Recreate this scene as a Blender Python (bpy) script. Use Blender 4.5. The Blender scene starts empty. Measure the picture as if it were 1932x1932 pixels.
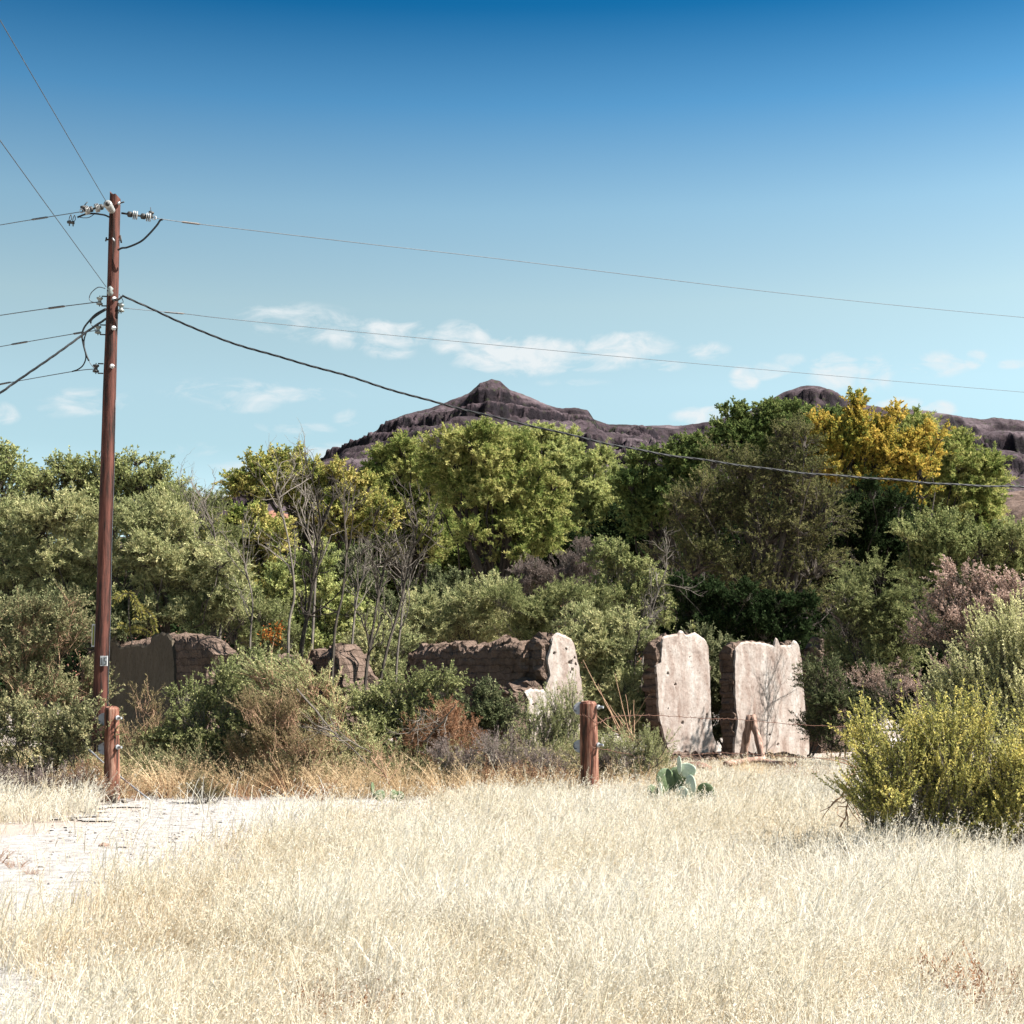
import bpy, math
import numpy as np

R = math.radians
rng = np.random.default_rng(11)
scene = bpy.context.scene
COL = scene.collection

# ------------------------------------------------------------------ camera
F = 2759.0            # focal length in units of a 1932 px wide picture
CX = CY = 966.0
H = 1.7
PITCH = R(6.25)
cam_d = bpy.data.cameras.new("camera")
cam_d.sensor_width = 36.0
cam_d.lens = 36.0 * F / 1932.0
cam_d.clip_start = 0.1
cam_d.clip_end = 20000.0
cam = bpy.data.objects.new("camera", cam_d)
COL.objects.link(cam)
cam.location = (0, 0, H)
cam.rotation_euler = (math.pi / 2 + PITCH, 0, 0)
scene.camera = cam

SUN_EL, SUN_AZ = R(48), R(-7)          # azimuth from +X, negative = towards the camera's side
sd = np.array([math.cos(SUN_EL) * math.cos(SUN_AZ), math.cos(SUN_EL) * math.sin(SUN_AZ), math.sin(SUN_EL)])
sun_d = bpy.data.lights.new("sun", 'SUN')
sun_d.energy = 5.0
sun_d.angle = R(0.5)
sun_d.color = (1.0, 0.955, 0.89)
sun = bpy.data.objects.new("sun", sun_d)
COL.objects.link(sun)
sun.rotation_euler = (math.pi / 2 - SUN_EL, 0, SUN_AZ + math.pi / 2)
scene.view_settings.view_transform = 'Standard'
scene.view_settings.look = 'None'
scene.view_settings.gamma = 1.0
scene.view_settings.exposure = 1.9
try:
    scene.cycles.max_bounces = 5
    scene.cycles.diffuse_bounces = 2
    scene.cycles.glossy_bounces = 2
    scene.cycles.transmission_bounces = 3
    scene.cycles.caustics_reflective = False
    scene.cycles.caustics_refractive = False
except Exception:
    pass


def at(px, py, D):
    """point seen at (px, py) of the 1932 px picture, at distance y = D"""
    a, b = (px - CX) / F, (CY - py) / F
    r = np.array([a, math.cos(PITCH) - b * math.sin(PITCH), math.sin(PITCH) + b * math.cos(PITCH)])
    r *= D / r[1]
    return r + np.array([0, 0, H])


def gp(px, D, z=0.0):
    """ground point under picture column px at distance D"""
    dep = D * math.cos(PITCH) + (z - H) * math.sin(PITCH)
    return np.array([(px - CX) / F * dep, D, z])


def azel(px, py):
    r = at(px, py, 1.0) - np.array([0, 0, H])
    return math.atan2(r[0], r[1]), math.atan2(r[2], math.hypot(r[0], r[1]))


# ------------------------------------------------------------------ world
world = bpy.data.worlds.new("World")
scene.world = world
world.use_nodes = True
nt = world.node_tree
nt.nodes.clear()


class NT:
    def __init__(s, tree):
        s.t = tree

    def new(s, typ, **kw):
        n = s.t.nodes.new(typ)
        for k, v in kw.items():
            setattr(n, k, v)
        return n

    def link(s, a, b):
        s.t.links.new(a, b)

    def math(s, op, a, b=None, c=None, clamp=False):
        n = s.t.nodes.new('ShaderNodeMath')
        n.operation = op
        n.use_clamp = clamp
        for i, v in enumerate((a, b, c)):
            if v is None:
                continue
            if isinstance(v, (int, float)):
                n.inputs[i].default_value = v
            else:
                s.t.links.new(v, n.inputs[i])
        return n.outputs[0]


W = NT(nt)
tc = W.new('ShaderNodeTexCoord')
sep = W.new('ShaderNodeSeparateXYZ')
W.link(tc.outputs['Generated'], sep.inputs[0])
X, Y, Z = sep.outputs
zs = W.math('MULTIPLY', W.math('ADD', W.math('MAXIMUM', Z, 0.0), 0.015), 2.3)
comb = W.new('ShaderNodeCombineXYZ')
W.link(X, comb.inputs[0]); W.link(Y, comb.inputs[1]); W.link(zs, comb.inputs[2])
nrm = W.new('ShaderNodeVectorMath', operation='NORMALIZE')
W.link(comb.outputs[0], nrm.inputs[0])
sky = W.new('ShaderNodeTexSky')
sky.sky_type = 'NISHITA'
sky.sun_disc = False
sky.sun_elevation = SUN_EL
sky.sun_rotation = math.pi / 2 - SUN_AZ
sky.air_density = 1.0
sky.dust_density = 0.6
sky.ozone_density = 1.6
sky.altitude = 900
W.link(nrm.outputs[0], sky.inputs['Vector'])
# film grade of the sky: a little more contrast and a cyan cast
gam = W.new('ShaderNodeGamma'); gam.inputs['Gamma'].default_value = 1.35
W.link(sky.outputs[0], gam.inputs['Color'])
grade = W.new('ShaderNodeMix', data_type='RGBA', blend_type='MULTIPLY')
grade.inputs['Factor'].default_value = 1.0
W.link(gam.outputs[0], grade.inputs['A'])
rp = W.new('ShaderNodeValToRGB')
_st = [(980, (1.523, 1.099, 0.613)), (850, (1.455, 1.114, 0.596)), (740, (1.733, 1.295, 0.68)), (580, (1.845, 1.356, 0.683)), (400, (1.372, 1.234, 0.721)), (200, (0.495, 0.82, 0.652)), (10, (0.038, 0.407, 0.443))]
_e = rp.color_ramp.elements
while len(_e) > 1: _e.remove(_e[-1])
_e[0].position = 0.0; _e[0].color = (.70, .52, .36, 1)
for _py, _c in _st:
    q = _e.new(math.sin(azel(966, _py)[1])); q.color = (_c[0] / 2, _c[1] / 2, _c[2] / 2, 1)
for _p, _c in ((.52, (.16, .45, .47)), (.75, (.17, .34, .36)), (1.0, (.17, .30, .32))):
    q = _e.new(_p); q.color = (_c[0] / 2, _c[1] / 2, _c[2] / 2, 1)
W.link(Z, rp.inputs[0])
scl = W.new('ShaderNodeVectorMath', operation='SCALE'); scl.inputs['Scale'].default_value = 2.0 / .9
W.link(rp.outputs[0], scl.inputs[0]); W.link(scl.outputs[0], grade.inputs['B'])
# clouds laid out by azimuth and elevation
az = W.math('ARCTAN2', X, Y)
el = W.math('ARCSINE', Z)
cl = [(560, 607, 110, 30, .62), (700, 632, 110, 28, .75), (735, 662, 45, 16, .6), (770, 628, 55, 20, .7),
      (870, 640, 55, 30, 1.0), (985, 672, 120, 34, 1.05), (1110, 668, 90, 26, .95), (1190, 655, 80, 26, .9), (1040, 690, 130, 14, .9),
      (1250, 690, 40, 12, .7), (1335, 662, 38, 16, .6), (1405, 715, 26, 22, .85), (1450, 700, 40, 16, .7), (1490, 680, 30, 14, .5),
      (1575, 700, 46, 32, .9), (1650, 705, 34, 32, .7), (1775, 688, 60, 22, .62), (1840, 678, 22, 18, .8), (1910, 687, 30, 8, .6),
      (1330, 785, 55, 18, .95), (1700, 765, 44, 14, .95), (1765, 772, 34, 14, .9),
      (620, 865, 90, 26, 1.0), (520, 885, 110, 22, .75), (400, 945, 90, 20, .95), (450, 740, 120, 22, .55), (570, 745, 80, 14, .55),
      (470, 765, 60, 14, .45), (655, 790, 24, 18, .5), (560, 808, 80, 10, .45), (160, 760, 60, 26, .6), (240, 765, 30, 20, .55), (10, 780, 24, 18, .6),
      (370, 848, 40, 12, .4), (110, 770, 40, 16, .4), (1080, 722, 60, 8, .4)]
mask = None
for (px, py, rx, ry, s) in cl:
    a0, e0 = azel(px, py)
    ra, re = rx / F * 1.15, ry / F * 1.15
    dx = W.math('MULTIPLY', W.math('SUBTRACT', az, a0), 1 / ra)
    dy = W.math('MULTIPLY', W.math('SUBTRACT', el, e0), 1 / re)
    d = W.math('ADD', W.math('MULTIPLY', dx, dx), W.math('MULTIPLY', dy, dy))
    m = W.math('MULTIPLY', W.math('SUBTRACT', 1.35, d, clamp=True), s)
    mask = m if mask is None else W.math('MAXIMUM', mask, m)
cv = W.new('ShaderNodeCombineXYZ')
W.link(W.math('MULTIPLY', az, 60.0), cv.inputs[0])
W.link(W.math('MULTIPLY', el, 130.0), cv.inputs[1])
n1 = W.new('ShaderNodeTexNoise')
n1.inputs['Scale'].default_value = 0.55
n1.inputs['Detail'].default_value = 9.0
n1.inputs['Roughness'].default_value = 0.62
n1.inputs['Distortion'].default_value = 0.6
W.link(cv.outputs[0], n1.inputs['Vector'])
den = W.math('ADD', W.math('MULTIPLY', n1.outputs[0], 4.2), W.math('MULTIPLY', mask, 1.0))
den = W.math('MULTIPLY', W.math('SUBTRACT', den, 2.28, clamp=False), .85, clamp=True)
den = W.math('MULTIPLY', den, W.math('MULTIPLY', mask, 1.5, clamp=True), clamp=True)
den = W.math('MULTIPLY', den, 0.95)
SKYS = 0.0575
bg = W.new('ShaderNodeBackground')
mixc = W.new('ShaderNodeMix', data_type='RGBA')
W.link(den, mixc.inputs['Factor'])
W.link(grade.outputs['Result'], mixc.inputs['A'])
mixc.inputs['B'].default_value = (3.95, 4.2, 4.3, 1)
W.link(mixc.outputs['Result'], bg.inputs['Color'])
bg.inputs['Strength'].default_value = SKYS
wo = W.new('ShaderNodeOutputWorld')
W.link(bg.outputs[0], wo.inputs[0])

# ------------------------------------------------------------------ noise
LAT = rng.random((64, 64, 64))


def vnoise(P):
    i = np.floor(P).astype(int)
    f = P - i
    f = f * f * (3 - 2 * f)
    out = 0
    for dx in (0, 1):
        for dy in (0, 1):
            for dz in (0, 1):
                w = (f[..., 0] if dx else 1 - f[..., 0]) * (f[..., 1] if dy else 1 - f[..., 1]) * (f[..., 2] if dz else 1 - f[..., 2])
                out = out + w * LAT[(i[..., 0] + dx) % 64, (i[..., 1] + dy) % 64, (i[..., 2] + dz) % 64]
    return out


def fbm(P, o=4, g=0.5):
    s, a, t = 0, 1.0, 0.0
    for k in range(o):
        s = s + a * vnoise(P * 2 ** k + 17.3 * k)
        t += a
        a *= g
    return s / t


def unit(v):
    return v / np.maximum(np.linalg.norm(v, axis=-1, keepdims=True), 1e-9)


def rdir(n):
    return unit(rng.normal(size=(n, 3)))


# ------------------------------------------------------------------ mesh builder
class MB:
    def __init__(s):
        s.v, s.f, s.t, s.n = [], [], [], 0

    def add(s, V, Fc, tint=None):
        V = np.asarray(V, float)
        Fc = np.asarray(Fc, int)
        s.v.append(V)
        s.f.append(Fc + s.n)
        s.t.append(np.full(len(V), 0.5) if tint is None else np.asarray(tint, float))
        s.n += len(V)

    def build(s, name, m, parent=None, origin=None, smooth=False):
        V = np.concatenate(s.v) if s.v else np.zeros((0, 3))
        if origin is not None:
            V = V - np.asarray(origin)
        me = bpy.data.meshes.new(name)
        loops = np.concatenate([f.ravel() for f in s.f])
        tot = np.concatenate([np.full(len(f), f.shape[1]) for f in s.f])
        start = np.concatenate([[0], np.cumsum(tot)[:-1]])
        me.vertices.add(len(V))
        me.vertices.foreach_set('co', V.astype(np.float32).ravel())
        me.loops.add(len(loops))
        me.loops.foreach_set('vertex_index', loops.astype(np.int32))
        me.polygons.add(len(tot))
        me.polygons.foreach_set('loop_start', start.astype(np.int32))
        at_ = me.attributes.new('tint', 'FLOAT', 'POINT')
        at_.data.foreach_set('value', np.concatenate(s.t).astype(np.float32))
        me.update(calc_edges=True)
        if not smooth:
            me.shade_flat()
        else:
            me.shade_smooth()
        me.materials.append(m)
        o = bpy.data.objects.new(name, me)
        COL.objects.link(o)
        if parent is not None:
            o.parent = parent
        elif origin is not None:
            o.location = tuple(origin)
        return o


def tube(mb, P, rad, k=6, cap=True, tint=None):
    P = np.asarray(P, float)
    n = len(P)
    rad = np.broadcast_to(np.asarray(rad, float), (n,))
    T = unit(np.gradient(P, axis=0))
    ref = np.array([0.0, 0, 1]) if abs(T[:, 2]).mean() < 0.8 else np.array([1.0, 0, 0])
    S = unit(np.cross(T, ref))
    U = np.cross(S, T)
    a = np.arange(k) * 2 * math.pi / k
    V = P[:, None, :] + rad[:, None, None] * (np.cos(a)[None, :, None] * S[:, None, :] + np.sin(a)[None, :, None] * U[:, None, :])
    V = V.reshape(-1, 3)
    i = np.arange(n - 1)[:, None] * k
    j = np.arange(k)[None, :]
    j2 = (j + 1) % k
    Fq = np.stack([i + j, i + j2, i + k + j2, i + k + j], -1).reshape(-1, 4)
    base = mb.n
    tt = None if tint is None else np.full(len(V), tint)
    mb.add(V, Fq, tt)
    if cap:
        mb.f.append(np.array([[base + q for q in range(k)][::-1]]))
        mb.f.append(np.array([[base + (n - 1) * k + q for q in range(k)]]))


def prisms(mb, A, B, ra, rb, k=3):
    """many straight tapered twigs at once"""
    n = len(A)
    T = unit(B - A)
    S = unit(np.cross(T, unit(rng.normal(size=(n, 3)))))
    U = np.cross(S, T)
    a = np.arange(k) * 2 * math.pi / k
    ra = np.broadcast_to(ra, (n,)); rb = np.broadcast_to(rb, (n,))
    ring = np.cos(a)[None, :, None] * S[:, None] + np.sin(a)[None, :, None] * U[:, None]
    V = np.concatenate([A[:, None] + ring * ra[:, None, None], B[:, None] + ring * rb[:, None, None]], 1).reshape(-1, 3)
    i = np.arange(n)[:, None] * 2 * k
    j = np.arange(k)[None, :]
    j2 = (j + 1) % k
    Fq = np.stack([i + j, i + j2, i + k + j2, i + k + j], -1).reshape(-1, 4)
    mb.add(V, Fq)


def leaves(mb, P, T, L, Wd, tint):
    n = len(P)
    S = unit(np.cross(T, rng.normal(size=(n, 3))))
    N = np.cross(T, S)
    L = np.broadcast_to(L, (n,))[:, None]
    Wd = np.broadcast_to(Wd, (n,))[:, None]
    mid = P + T * L * 0.5 + N * L * 0.06
    V = np.stack([P, mid + S * Wd / 2, P + T * L - N * L * 0.04, mid - S * Wd / 2], 1).reshape(-1, 3)
    mb.add(V, np.arange(n * 4).reshape(-1, 4), np.repeat(tint, 4))


def curve(a, b, n=6, wig=0.08, bow=0.0):
    a = np.asarray(a, float); b = np.asarray(b, float)
    t = np.linspace(0, 1, n)[:, None]
    L = np.linalg.norm(b - a)
    off = np.cumsum(rng.normal(size=(n, 3)), 0)
    off = off - off[0] - t * (off[-1] - off[0])
    P = a + (b - a) * t + off * wig * L / math.sqrt(n)
    P[:, 2] += bow * L * np.sin(math.pi * t[:, 0])
    return P


def catmull(P, sub=8):
    P = np.asarray(P, float)
    Q = np.vstack([2 * P[0] - P[1], P, 2 * P[-1] - P[-2]])
    out = []
    t = np.linspace(0, 1, sub, endpoint=False)[:, None]
    for i in range(1, len(Q) - 2):
        p0, p1, p2, p3 = Q[i - 1], Q[i], Q[i + 1], Q[i + 2]
        out.append(0.5 * (2 * p1 + (p2 - p0) * t + (2 * p0 - 5 * p1 + 4 * p2 - p3) * t ** 2 + (3 * p1 - p0 - 3 * p2 + p3) * t ** 3))
    out.append(P[-1:])
    return np.vstack(out)


# ------------------------------------------------------------------ tagging
def tag(o, label=None, cat=None, group=None, kind=None):
    if label: o['label'] = label
    if cat: o['category'] = cat
    if group: o['group'] = group
    if kind: o['kind'] = kind
    return o


def empty(name, loc, label, cat, group=None):
    o = bpy.data.objects.new(name, None)
    o.empty_display_size = 0.3
    COL.objects.link(o)
    o.location = tuple(loc)
    return tag(o, label, cat, group)


# ------------------------------------------------------------------ materials
def ramp(N, fac, stops):
    r = N.new('ShaderNodeValToRGB')
    el_ = r.color_ramp.elements
    while len(el_) > 1:
        el_.remove(el_[-1])
    el_[0].position = stops[0][0]
    el_[0].color = (*stops[0][1], 1)
    for p, c in stops[1:]:
        e = el_.new(p)
        e.color = (*c, 1)
    N.link(fac, r.inputs[0])
    return r.outputs[0]


def noise(N, scale, detail=4, rough=0.55, vec=None, dist=0.0):
    n = N.new('ShaderNodeTexNoise')
    n.inputs['Scale'].default_value = scale
    n.inputs['Detail'].default_value = detail
    n.inputs['Roughness'].default_value = rough
    n.inputs['Distortion'].default_value = dist
    if vec is not None:
        N.link(vec, n.inputs['Vector'])
    return n.outputs[0]


def mat(name):
    m = bpy.data.materials.new(name)
    m.use_nodes = True
    m.node_tree.nodes.clear()
    return m, NT(m.node_tree)


def geopos(N):
    return N.new('ShaderNodeNewGeometry').outputs['Position']


def leaf_mat(name, stops, trans=0.3, nscale=0.6, nmix=0.35):
    """stops by tint; a patchy noise moves the tint so that whole sprays differ"""
    m, N = mat(name)
    a = N.new('ShaderNodeAttribute', attribute_name='tint')
    nz = noise(N, nscale, 3, 0.6, geopos(N))
    f = N.math('ADD', a.outputs['Fac'], N.math('MULTIPLY', N.math('SUBTRACT', nz, 0.5), nmix * 4))
    c = ramp(N, f, stops)
    d = N.new('ShaderNodeBsdfDiffuse')
    N.link(c, d.inputs['Color'])
    t = N.new('ShaderNodeBsdfTranslucent')
    N.link(c, t.inputs['Color'])
    mx = N.new('ShaderNodeMixShader')
    mx.inputs[0].default_value = trans
    N.link(d.outputs[0], mx.inputs[1]); N.link(t.outputs[0], mx.inputs[2])
    out = N.new('ShaderNodeOutputMaterial')
    N.link(mx.outputs[0], out.inputs[0])
    return m


def solid_mat(name, stops, scale=8.0, detail=6, rough=0.85, bump=0.3, bscale=None, metal=0.0, stretch=None, spec=0.3, bdist=0.02):
    m, N = mat(name)
    v = geopos(N)
    if stretch:
        mp = N.new('ShaderNodeMapping')
        mp.inputs['Scale'].default_value = stretch
        N.link(v, mp.inputs['Vector'])
        v = mp.outputs[0]
    nz = noise(N, scale, detail, 0.62, v)
    c = ramp(N, nz, stops)
    p = N.new('ShaderNodeBsdfPrincipled')
    N.link(c, p.inputs['Base Color'])
    p.inputs['Roughness'].default_value = rough
    p.inputs['Metallic'].default_value = metal
    p.inputs['Specular IOR Level'].default_value = spec
    if bump:
        b = N.new('ShaderNodeBump')
        b.inputs['Strength'].default_value = bump
        b.inputs['Distance'].default_value = bdist
        N.link(noise(N, bscale or scale * 3, 6, 0.65, v), b.inputs['Height'])
        N.link(b.outputs[0], p.inputs['Normal'])
    out = N.new('ShaderNodeOutputMaterial')
    N.link(p.outputs[0], out.inputs[0])
    return m


def lm(name, a, b, c, **k):
    return leaf_mat(name, [(0.0, a), (0.5, b), (1.0, c)], **k)


M = {}
M['olive'] = lm('olive leaf', (0.114, 0.137, 0.051), (0.215, 0.238, 0.097), (0.350, 0.342, 0.155))
M['willow'] = lm('willow leaf', (0.103, 0.143, 0.038), (0.253, 0.280, 0.087), (0.459, 0.427, 0.168), trans=.35, nscale=.9, nmix=.5)
M['yellowgreen'] = lm('yellow green leaf', (0.111, 0.149, 0.036), (0.293, 0.293, 0.089), (0.491, 0.408, 0.147), trans=.35, nscale=.9, nmix=.55)
M['fresh'] = lm('fresh green leaf', (0.151, 0.183, 0.066), (0.316, 0.350, 0.131), (0.529, 0.508, 0.211), trans=.35)
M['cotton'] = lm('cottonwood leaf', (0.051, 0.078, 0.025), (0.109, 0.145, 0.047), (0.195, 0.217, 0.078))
M['dark'] = lm('shaded dark leaf', (0.010, 0.018, 0.007), (0.020, 0.034, 0.013), (0.041, 0.058, 0.024))  # dark green leaf that also carries the shade of the hollows in its colour
M['gold'] = lm('golden leaf', (0.133, 0.167, 0.043), (0.367, 0.290, 0.059), (0.551, 0.386, 0.096), trans=.38, nscale=1.1, nmix=.55)
M['sage'] = lm('sage feathery leaf', (0.161, 0.183, 0.080), (0.311, 0.323, 0.157), (0.510, 0.471, 0.249))
M['sageblue'] = lm('grey green leaf', (0.101, 0.117, 0.047), (0.184, 0.202, 0.084), (0.348, 0.339, 0.161))
M['murk'] = lm('murky olive leaf', (0.056, 0.063, 0.026), (0.116, 0.119, 0.049), (0.218, 0.199, 0.091))
M['green'] = lm('thicket green leaf', (0.057, 0.070, 0.033), (0.121, 0.137, 0.067), (0.261, 0.258, 0.138))
M['wand'] = lm('yellow wand leaf', (0.163, 0.172, 0.058), (0.369, 0.351, 0.109), (0.652, 0.551, 0.180), trans=.35, nscale=3.0, nmix=.45)
M['wandsage'] = lm('sage wand leaf', (0.240, 0.240, 0.114), (0.446, 0.437, 0.221), (0.737, 0.673, 0.386), trans=.3)
M['pink'] = lm('dusty pink leaf', (0.219, 0.155, 0.119), (0.408, 0.291, 0.239), (0.627, 0.468, 0.395))
M['brown'] = lm('brown dry leaf', (0.089, 0.082, 0.034), (0.192, 0.157, 0.082), (0.328, 0.253, 0.150))
M['drygreen'] = lm('dry grey green leaf', (0.104, 0.113, 0.054), (0.218, 0.215, 0.113), (0.396, 0.338, 0.182))
M['rust'] = lm('rusty dry leaf', (0.157, 0.074, 0.041), (0.266, 0.138, 0.077), (0.359, 0.232, 0.144))
M['mauve'] = lm('mauve dry twig', (0.097, 0.074, 0.063), (0.179, 0.141, 0.123), (0.282, 0.230, 0.208))
M['tan'] = lm('tan weed', (0.308, 0.217, 0.122), (0.517, 0.381, 0.228), (0.715, 0.572, 0.384), trans=.3)
M['broom'] = lm('broomweed', (0.207, 0.224, 0.102), (0.345, 0.353, 0.171), (0.483, 0.473, 0.265), trans=.35)
M['straw'] = leaf_mat('straw grass', [(0.0, (0.465, 0.361, 0.235)), (.25, (0.547, 0.469, 0.336)), (.55, (0.612, 0.558, 0.437)), (1.0, (0.646, 0.615, 0.546))], trans=.5, nscale=.5, nmix=.12)
M['orange'] = lm('orange leaf', (0.160, 0.048, 0.011), (0.293, 0.090, 0.027), (0.319, 0.160, 0.043))
M['limeleaf'] = lm('yellow sumac leaf', (0.164, 0.164, 0.049), (0.282, 0.270, 0.087), (0.364, 0.303, 0.097), trans=.4)
M['bark'] = solid_mat('dark bark', [(.3, (0.014, 0.011, 0.008)), (.7, (0.042, 0.032, 0.024))], 9, bump=.4)
M['greybark'] = solid_mat('grey bark', [(.3, (0.061, 0.050, 0.041)), (.7, (0.182, 0.156, 0.129))], 6, bump=.3)
M['midbark'] = solid_mat('mid bark', [(.3, (0.027, 0.021, 0.017)), (.7, (0.076, 0.061, 0.047))], 7, bump=.3)
M['redtwig'] = solid_mat('red brown twig', [(.3, (0.167, 0.091, 0.053)), (.7, (0.319, 0.205, 0.129))], 7, bump=.2)
M['dirt'] = None

# ground
m, N = mat('ground soil')
v = geopos(N)
c1 = ramp(N, noise(N, .35, 6, .6, v), [(.3, (0.175, 0.132, 0.105)), (.5, (0.270, 0.229, 0.199)), (.7, (0.366, 0.325, 0.305))])
p = N.new('ShaderNodeBsdfPrincipled'); p.inputs['Roughness'].default_value = .95
N.link(c1, p.inputs['Base Color'])
b = N.new('ShaderNodeBump'); b.inputs['Strength'].default_value = .6; b.inputs['Distance'].default_value = .05
N.link(noise(N, 9, 7, .7, v), b.inputs['Height']); N.link(b.outputs[0], p.inputs['Normal'])
o = N.new('ShaderNodeOutputMaterial'); N.link(p.outputs[0], o.inputs[0])
M['soil'] = m
M['gravel'] = solid_mat('pale gravel', [(.32, (0.165, 0.148, 0.135)), (.47, (0.257, 0.241, 0.225)), (.62, (0.328, 0.315, 0.300))], 7, 10, .95, .9, 40, spec=.1)
M['stone'] = solid_mat('pale stone', [(.3, (0.134, 0.109, 0.094)), (.7, (0.334, 0.316, 0.298))], 6, 5, .95, .4, spec=.1)
M['brownstone'] = solid_mat('brown stone', [(.3, (0.114, 0.061, 0.042)), (.7, (0.251, 0.175, 0.137))], 9, 5, .95, .5, spec=.1)

# mountain rock: pale scree on gentle slopes, dark bands on steep ones, shrubs as dots
m, N = mat('mountain rock')
g = N.new('ShaderNodeNewGeometry')
sx = N.new('ShaderNodeSeparateXYZ'); N.link(g.outputs['Normal'], sx.inputs[0])
mps = N.new('ShaderNodeMapping'); mps.inputs['Scale'].default_value = (.006, .006, .085)
N.link(g.outputs['Position'], mps.inputs['Vector'])
strata = N.math('MULTIPLY', N.math('SUBTRACT', noise(N, 1.0, 6, .65, mps.outputs[0], .5), .5), 3.0)
steep = N.math('ADD', N.math('MULTIPLY', N.math('SUBTRACT', .80, sx.outputs[2]), 3.0), strata, clamp=True)
c_s = ramp(N, noise(N, .018, 8, .65, g.outputs['Position']), [(.36, (0.024, 0.018, 0.020)), (.50, (0.048, 0.034, 0.039)), (.64, (0.099, 0.077, 0.084))])
c_r = ramp(N, noise(N, .06, 8, .7, g.outputs['Position']), [(.35, (0.005, 0.004, 0.005)), (.55, (0.011, 0.008, 0.011)), (.72, (0.030, 0.021, 0.024))])
mx = N.new('ShaderNodeMix', data_type='RGBA')
N.link(steep, mx.inputs['Factor']); N.link(c_s, mx.inputs['A']); N.link(c_r, mx.inputs['B'])
vo = N.new('ShaderNodeTexVoronoi'); vo.inputs['Scale'].default_value = .13
N.link(g.outputs['Position'], vo.inputs['Vector'])
dots = N.math('MULTIPLY', N.math('SUBTRACT', .34, vo.outputs['Distance']), 9, clamp=True)
dots = N.math('MULTIPLY', dots, N.math('MULTIPLY', N.math('SUBTRACT', noise(N, .012, 4, .6, g.outputs['Position']), .42), 8, clamp=True), clamp=True)
mx2 = N.new('ShaderNodeMix', data_type='RGBA')
N.link(N.math('MULTIPLY', dots, .75), mx2.inputs['Factor']); N.link(mx.outputs['Result'], mx2.inputs['A'])
mx2.inputs['B'].default_value = (.026, .030, .016, 1)
p = N.new('ShaderNodeBsdfPrincipled'); p.inputs['Roughness'].default_value = .95; p.inputs['Specular IOR Level'].default_value = .1
N.link(mx2.outputs['Result'], p.inputs['Base Color'])
b = N.new('ShaderNodeBump'); b.inputs['Strength'].default_value = .9; b.inputs['Distance'].default_value = 6.0
N.link(noise(N, .07, 9, .7, g.outputs['Position']), b.inputs['Height']); N.link(b.outputs[0], p.inputs['Normal'])
o = N.new('ShaderNodeOutputMaterial'); N.link(p.outputs[0], o.inputs[0])
M['rock'] = m
M['redhill'] = solid_mat('red bank', [(.35, (0.122, 0.057, 0.038)), (.55, (0.205, 0.106, 0.072)), (.7, (0.076, 0.065, 0.034))], .35, 7, .95, .6, 1.0, spec=.1, bdist=.5)
M['brownhill'] = solid_mat('brown slope', [(.36, (0.038, 0.026, 0.020)), (.52, (0.087, 0.059, 0.046)), (.66, (0.144, 0.103, 0.084))], .16, 8, .95, .8, .5, spec=.1, bdist=1.0)


# adobe: coursed bricks for the core, stained lime plaster for the skin
def adobe_mat():
    m, N = mat('adobe brick')
    tcn = N.new('ShaderNodeTexCoord')
    v = tcn.outputs['Object']
    wob = N.new('ShaderNodeVectorMath', operation='ADD')
    nv = N.new('ShaderNodeTexNoise'); nv.inputs['Scale'].default_value = 5
    N.link(v, nv.inputs['Vector'])
    sc = N.new('ShaderNodeVectorMath', operation='SCALE'); sc.inputs['Scale'].default_value = .11
    N.link(nv.outputs['Color'], sc.inputs[0])
    N.link(v, wob.inputs[0]); N.link(sc.outputs[0], wob.inputs[1])
    sp = N.new('ShaderNodeSeparateXYZ'); N.link(wob.outputs[0], sp.inputs[0])
    cb = N.new('ShaderNodeCombineXYZ')
    N.link(N.math('ADD', sp.outputs[0], sp.outputs[1]), cb.inputs[0]); N.link(sp.outputs[2], cb.inputs[1])
    br = N.new('ShaderNodeTexBrick')
    N.link(cb.outputs[0], br.inputs['Vector'])
    br.inputs['Scale'].default_value = 1.0
    br.inputs['Brick Width'].default_value = .42
    br.inputs['Row Height'].default_value = .125
    br.inputs['Mortar Size'].default_value = .012
    br.inputs['Mortar Smooth'].default_value = .6
    br.inputs['Color1'].default_value = (0.118, 0.087, 0.069, 1)
    br.inputs['Color2'].default_value = (0.144, 0.107, 0.086, 1)
    br.inputs['Mortar'].default_value = (0.096, 0.070, 0.055, 1)
    c = ramp(N, noise(N, 7, 8, .7, v), [(.3, (.62, .58, .56)), (.7, (1.3, 1.25, 1.22))])
    mu = N.new('ShaderNodeMix', data_type='RGBA', blend_type='MULTIPLY'); mu.inputs['Factor'].default_value = 1
    N.link(br.outputs['Color'], mu.inputs['A']); N.link(c, mu.inputs['B'])
    p = N.new('ShaderNodeBsdfPrincipled'); p.inputs['Roughness'].default_value = .95; p.inputs['Specular IOR Level'].default_value = .1
    N.link(mu.outputs['Result'], p.inputs['Base Color'])
    hgt = N.math('SUBTRACT', N.math('MULTIPLY', noise(N, 16, 8, .7, v), .9), N.math('MULTIPLY', br.outputs['Fac'], .25))
    b = N.new('ShaderNodeBump'); b.inputs['Strength'].default_value = 1.0; b.inputs['Distance'].default_value = .05
    N.link(hgt, b.inputs['Height']); N.link(b.outputs[0], p.inputs['Normal'])
    o = N.new('ShaderNodeOutputMaterial'); N.link(p.outputs[0], o.inputs[0])
    return m


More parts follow.
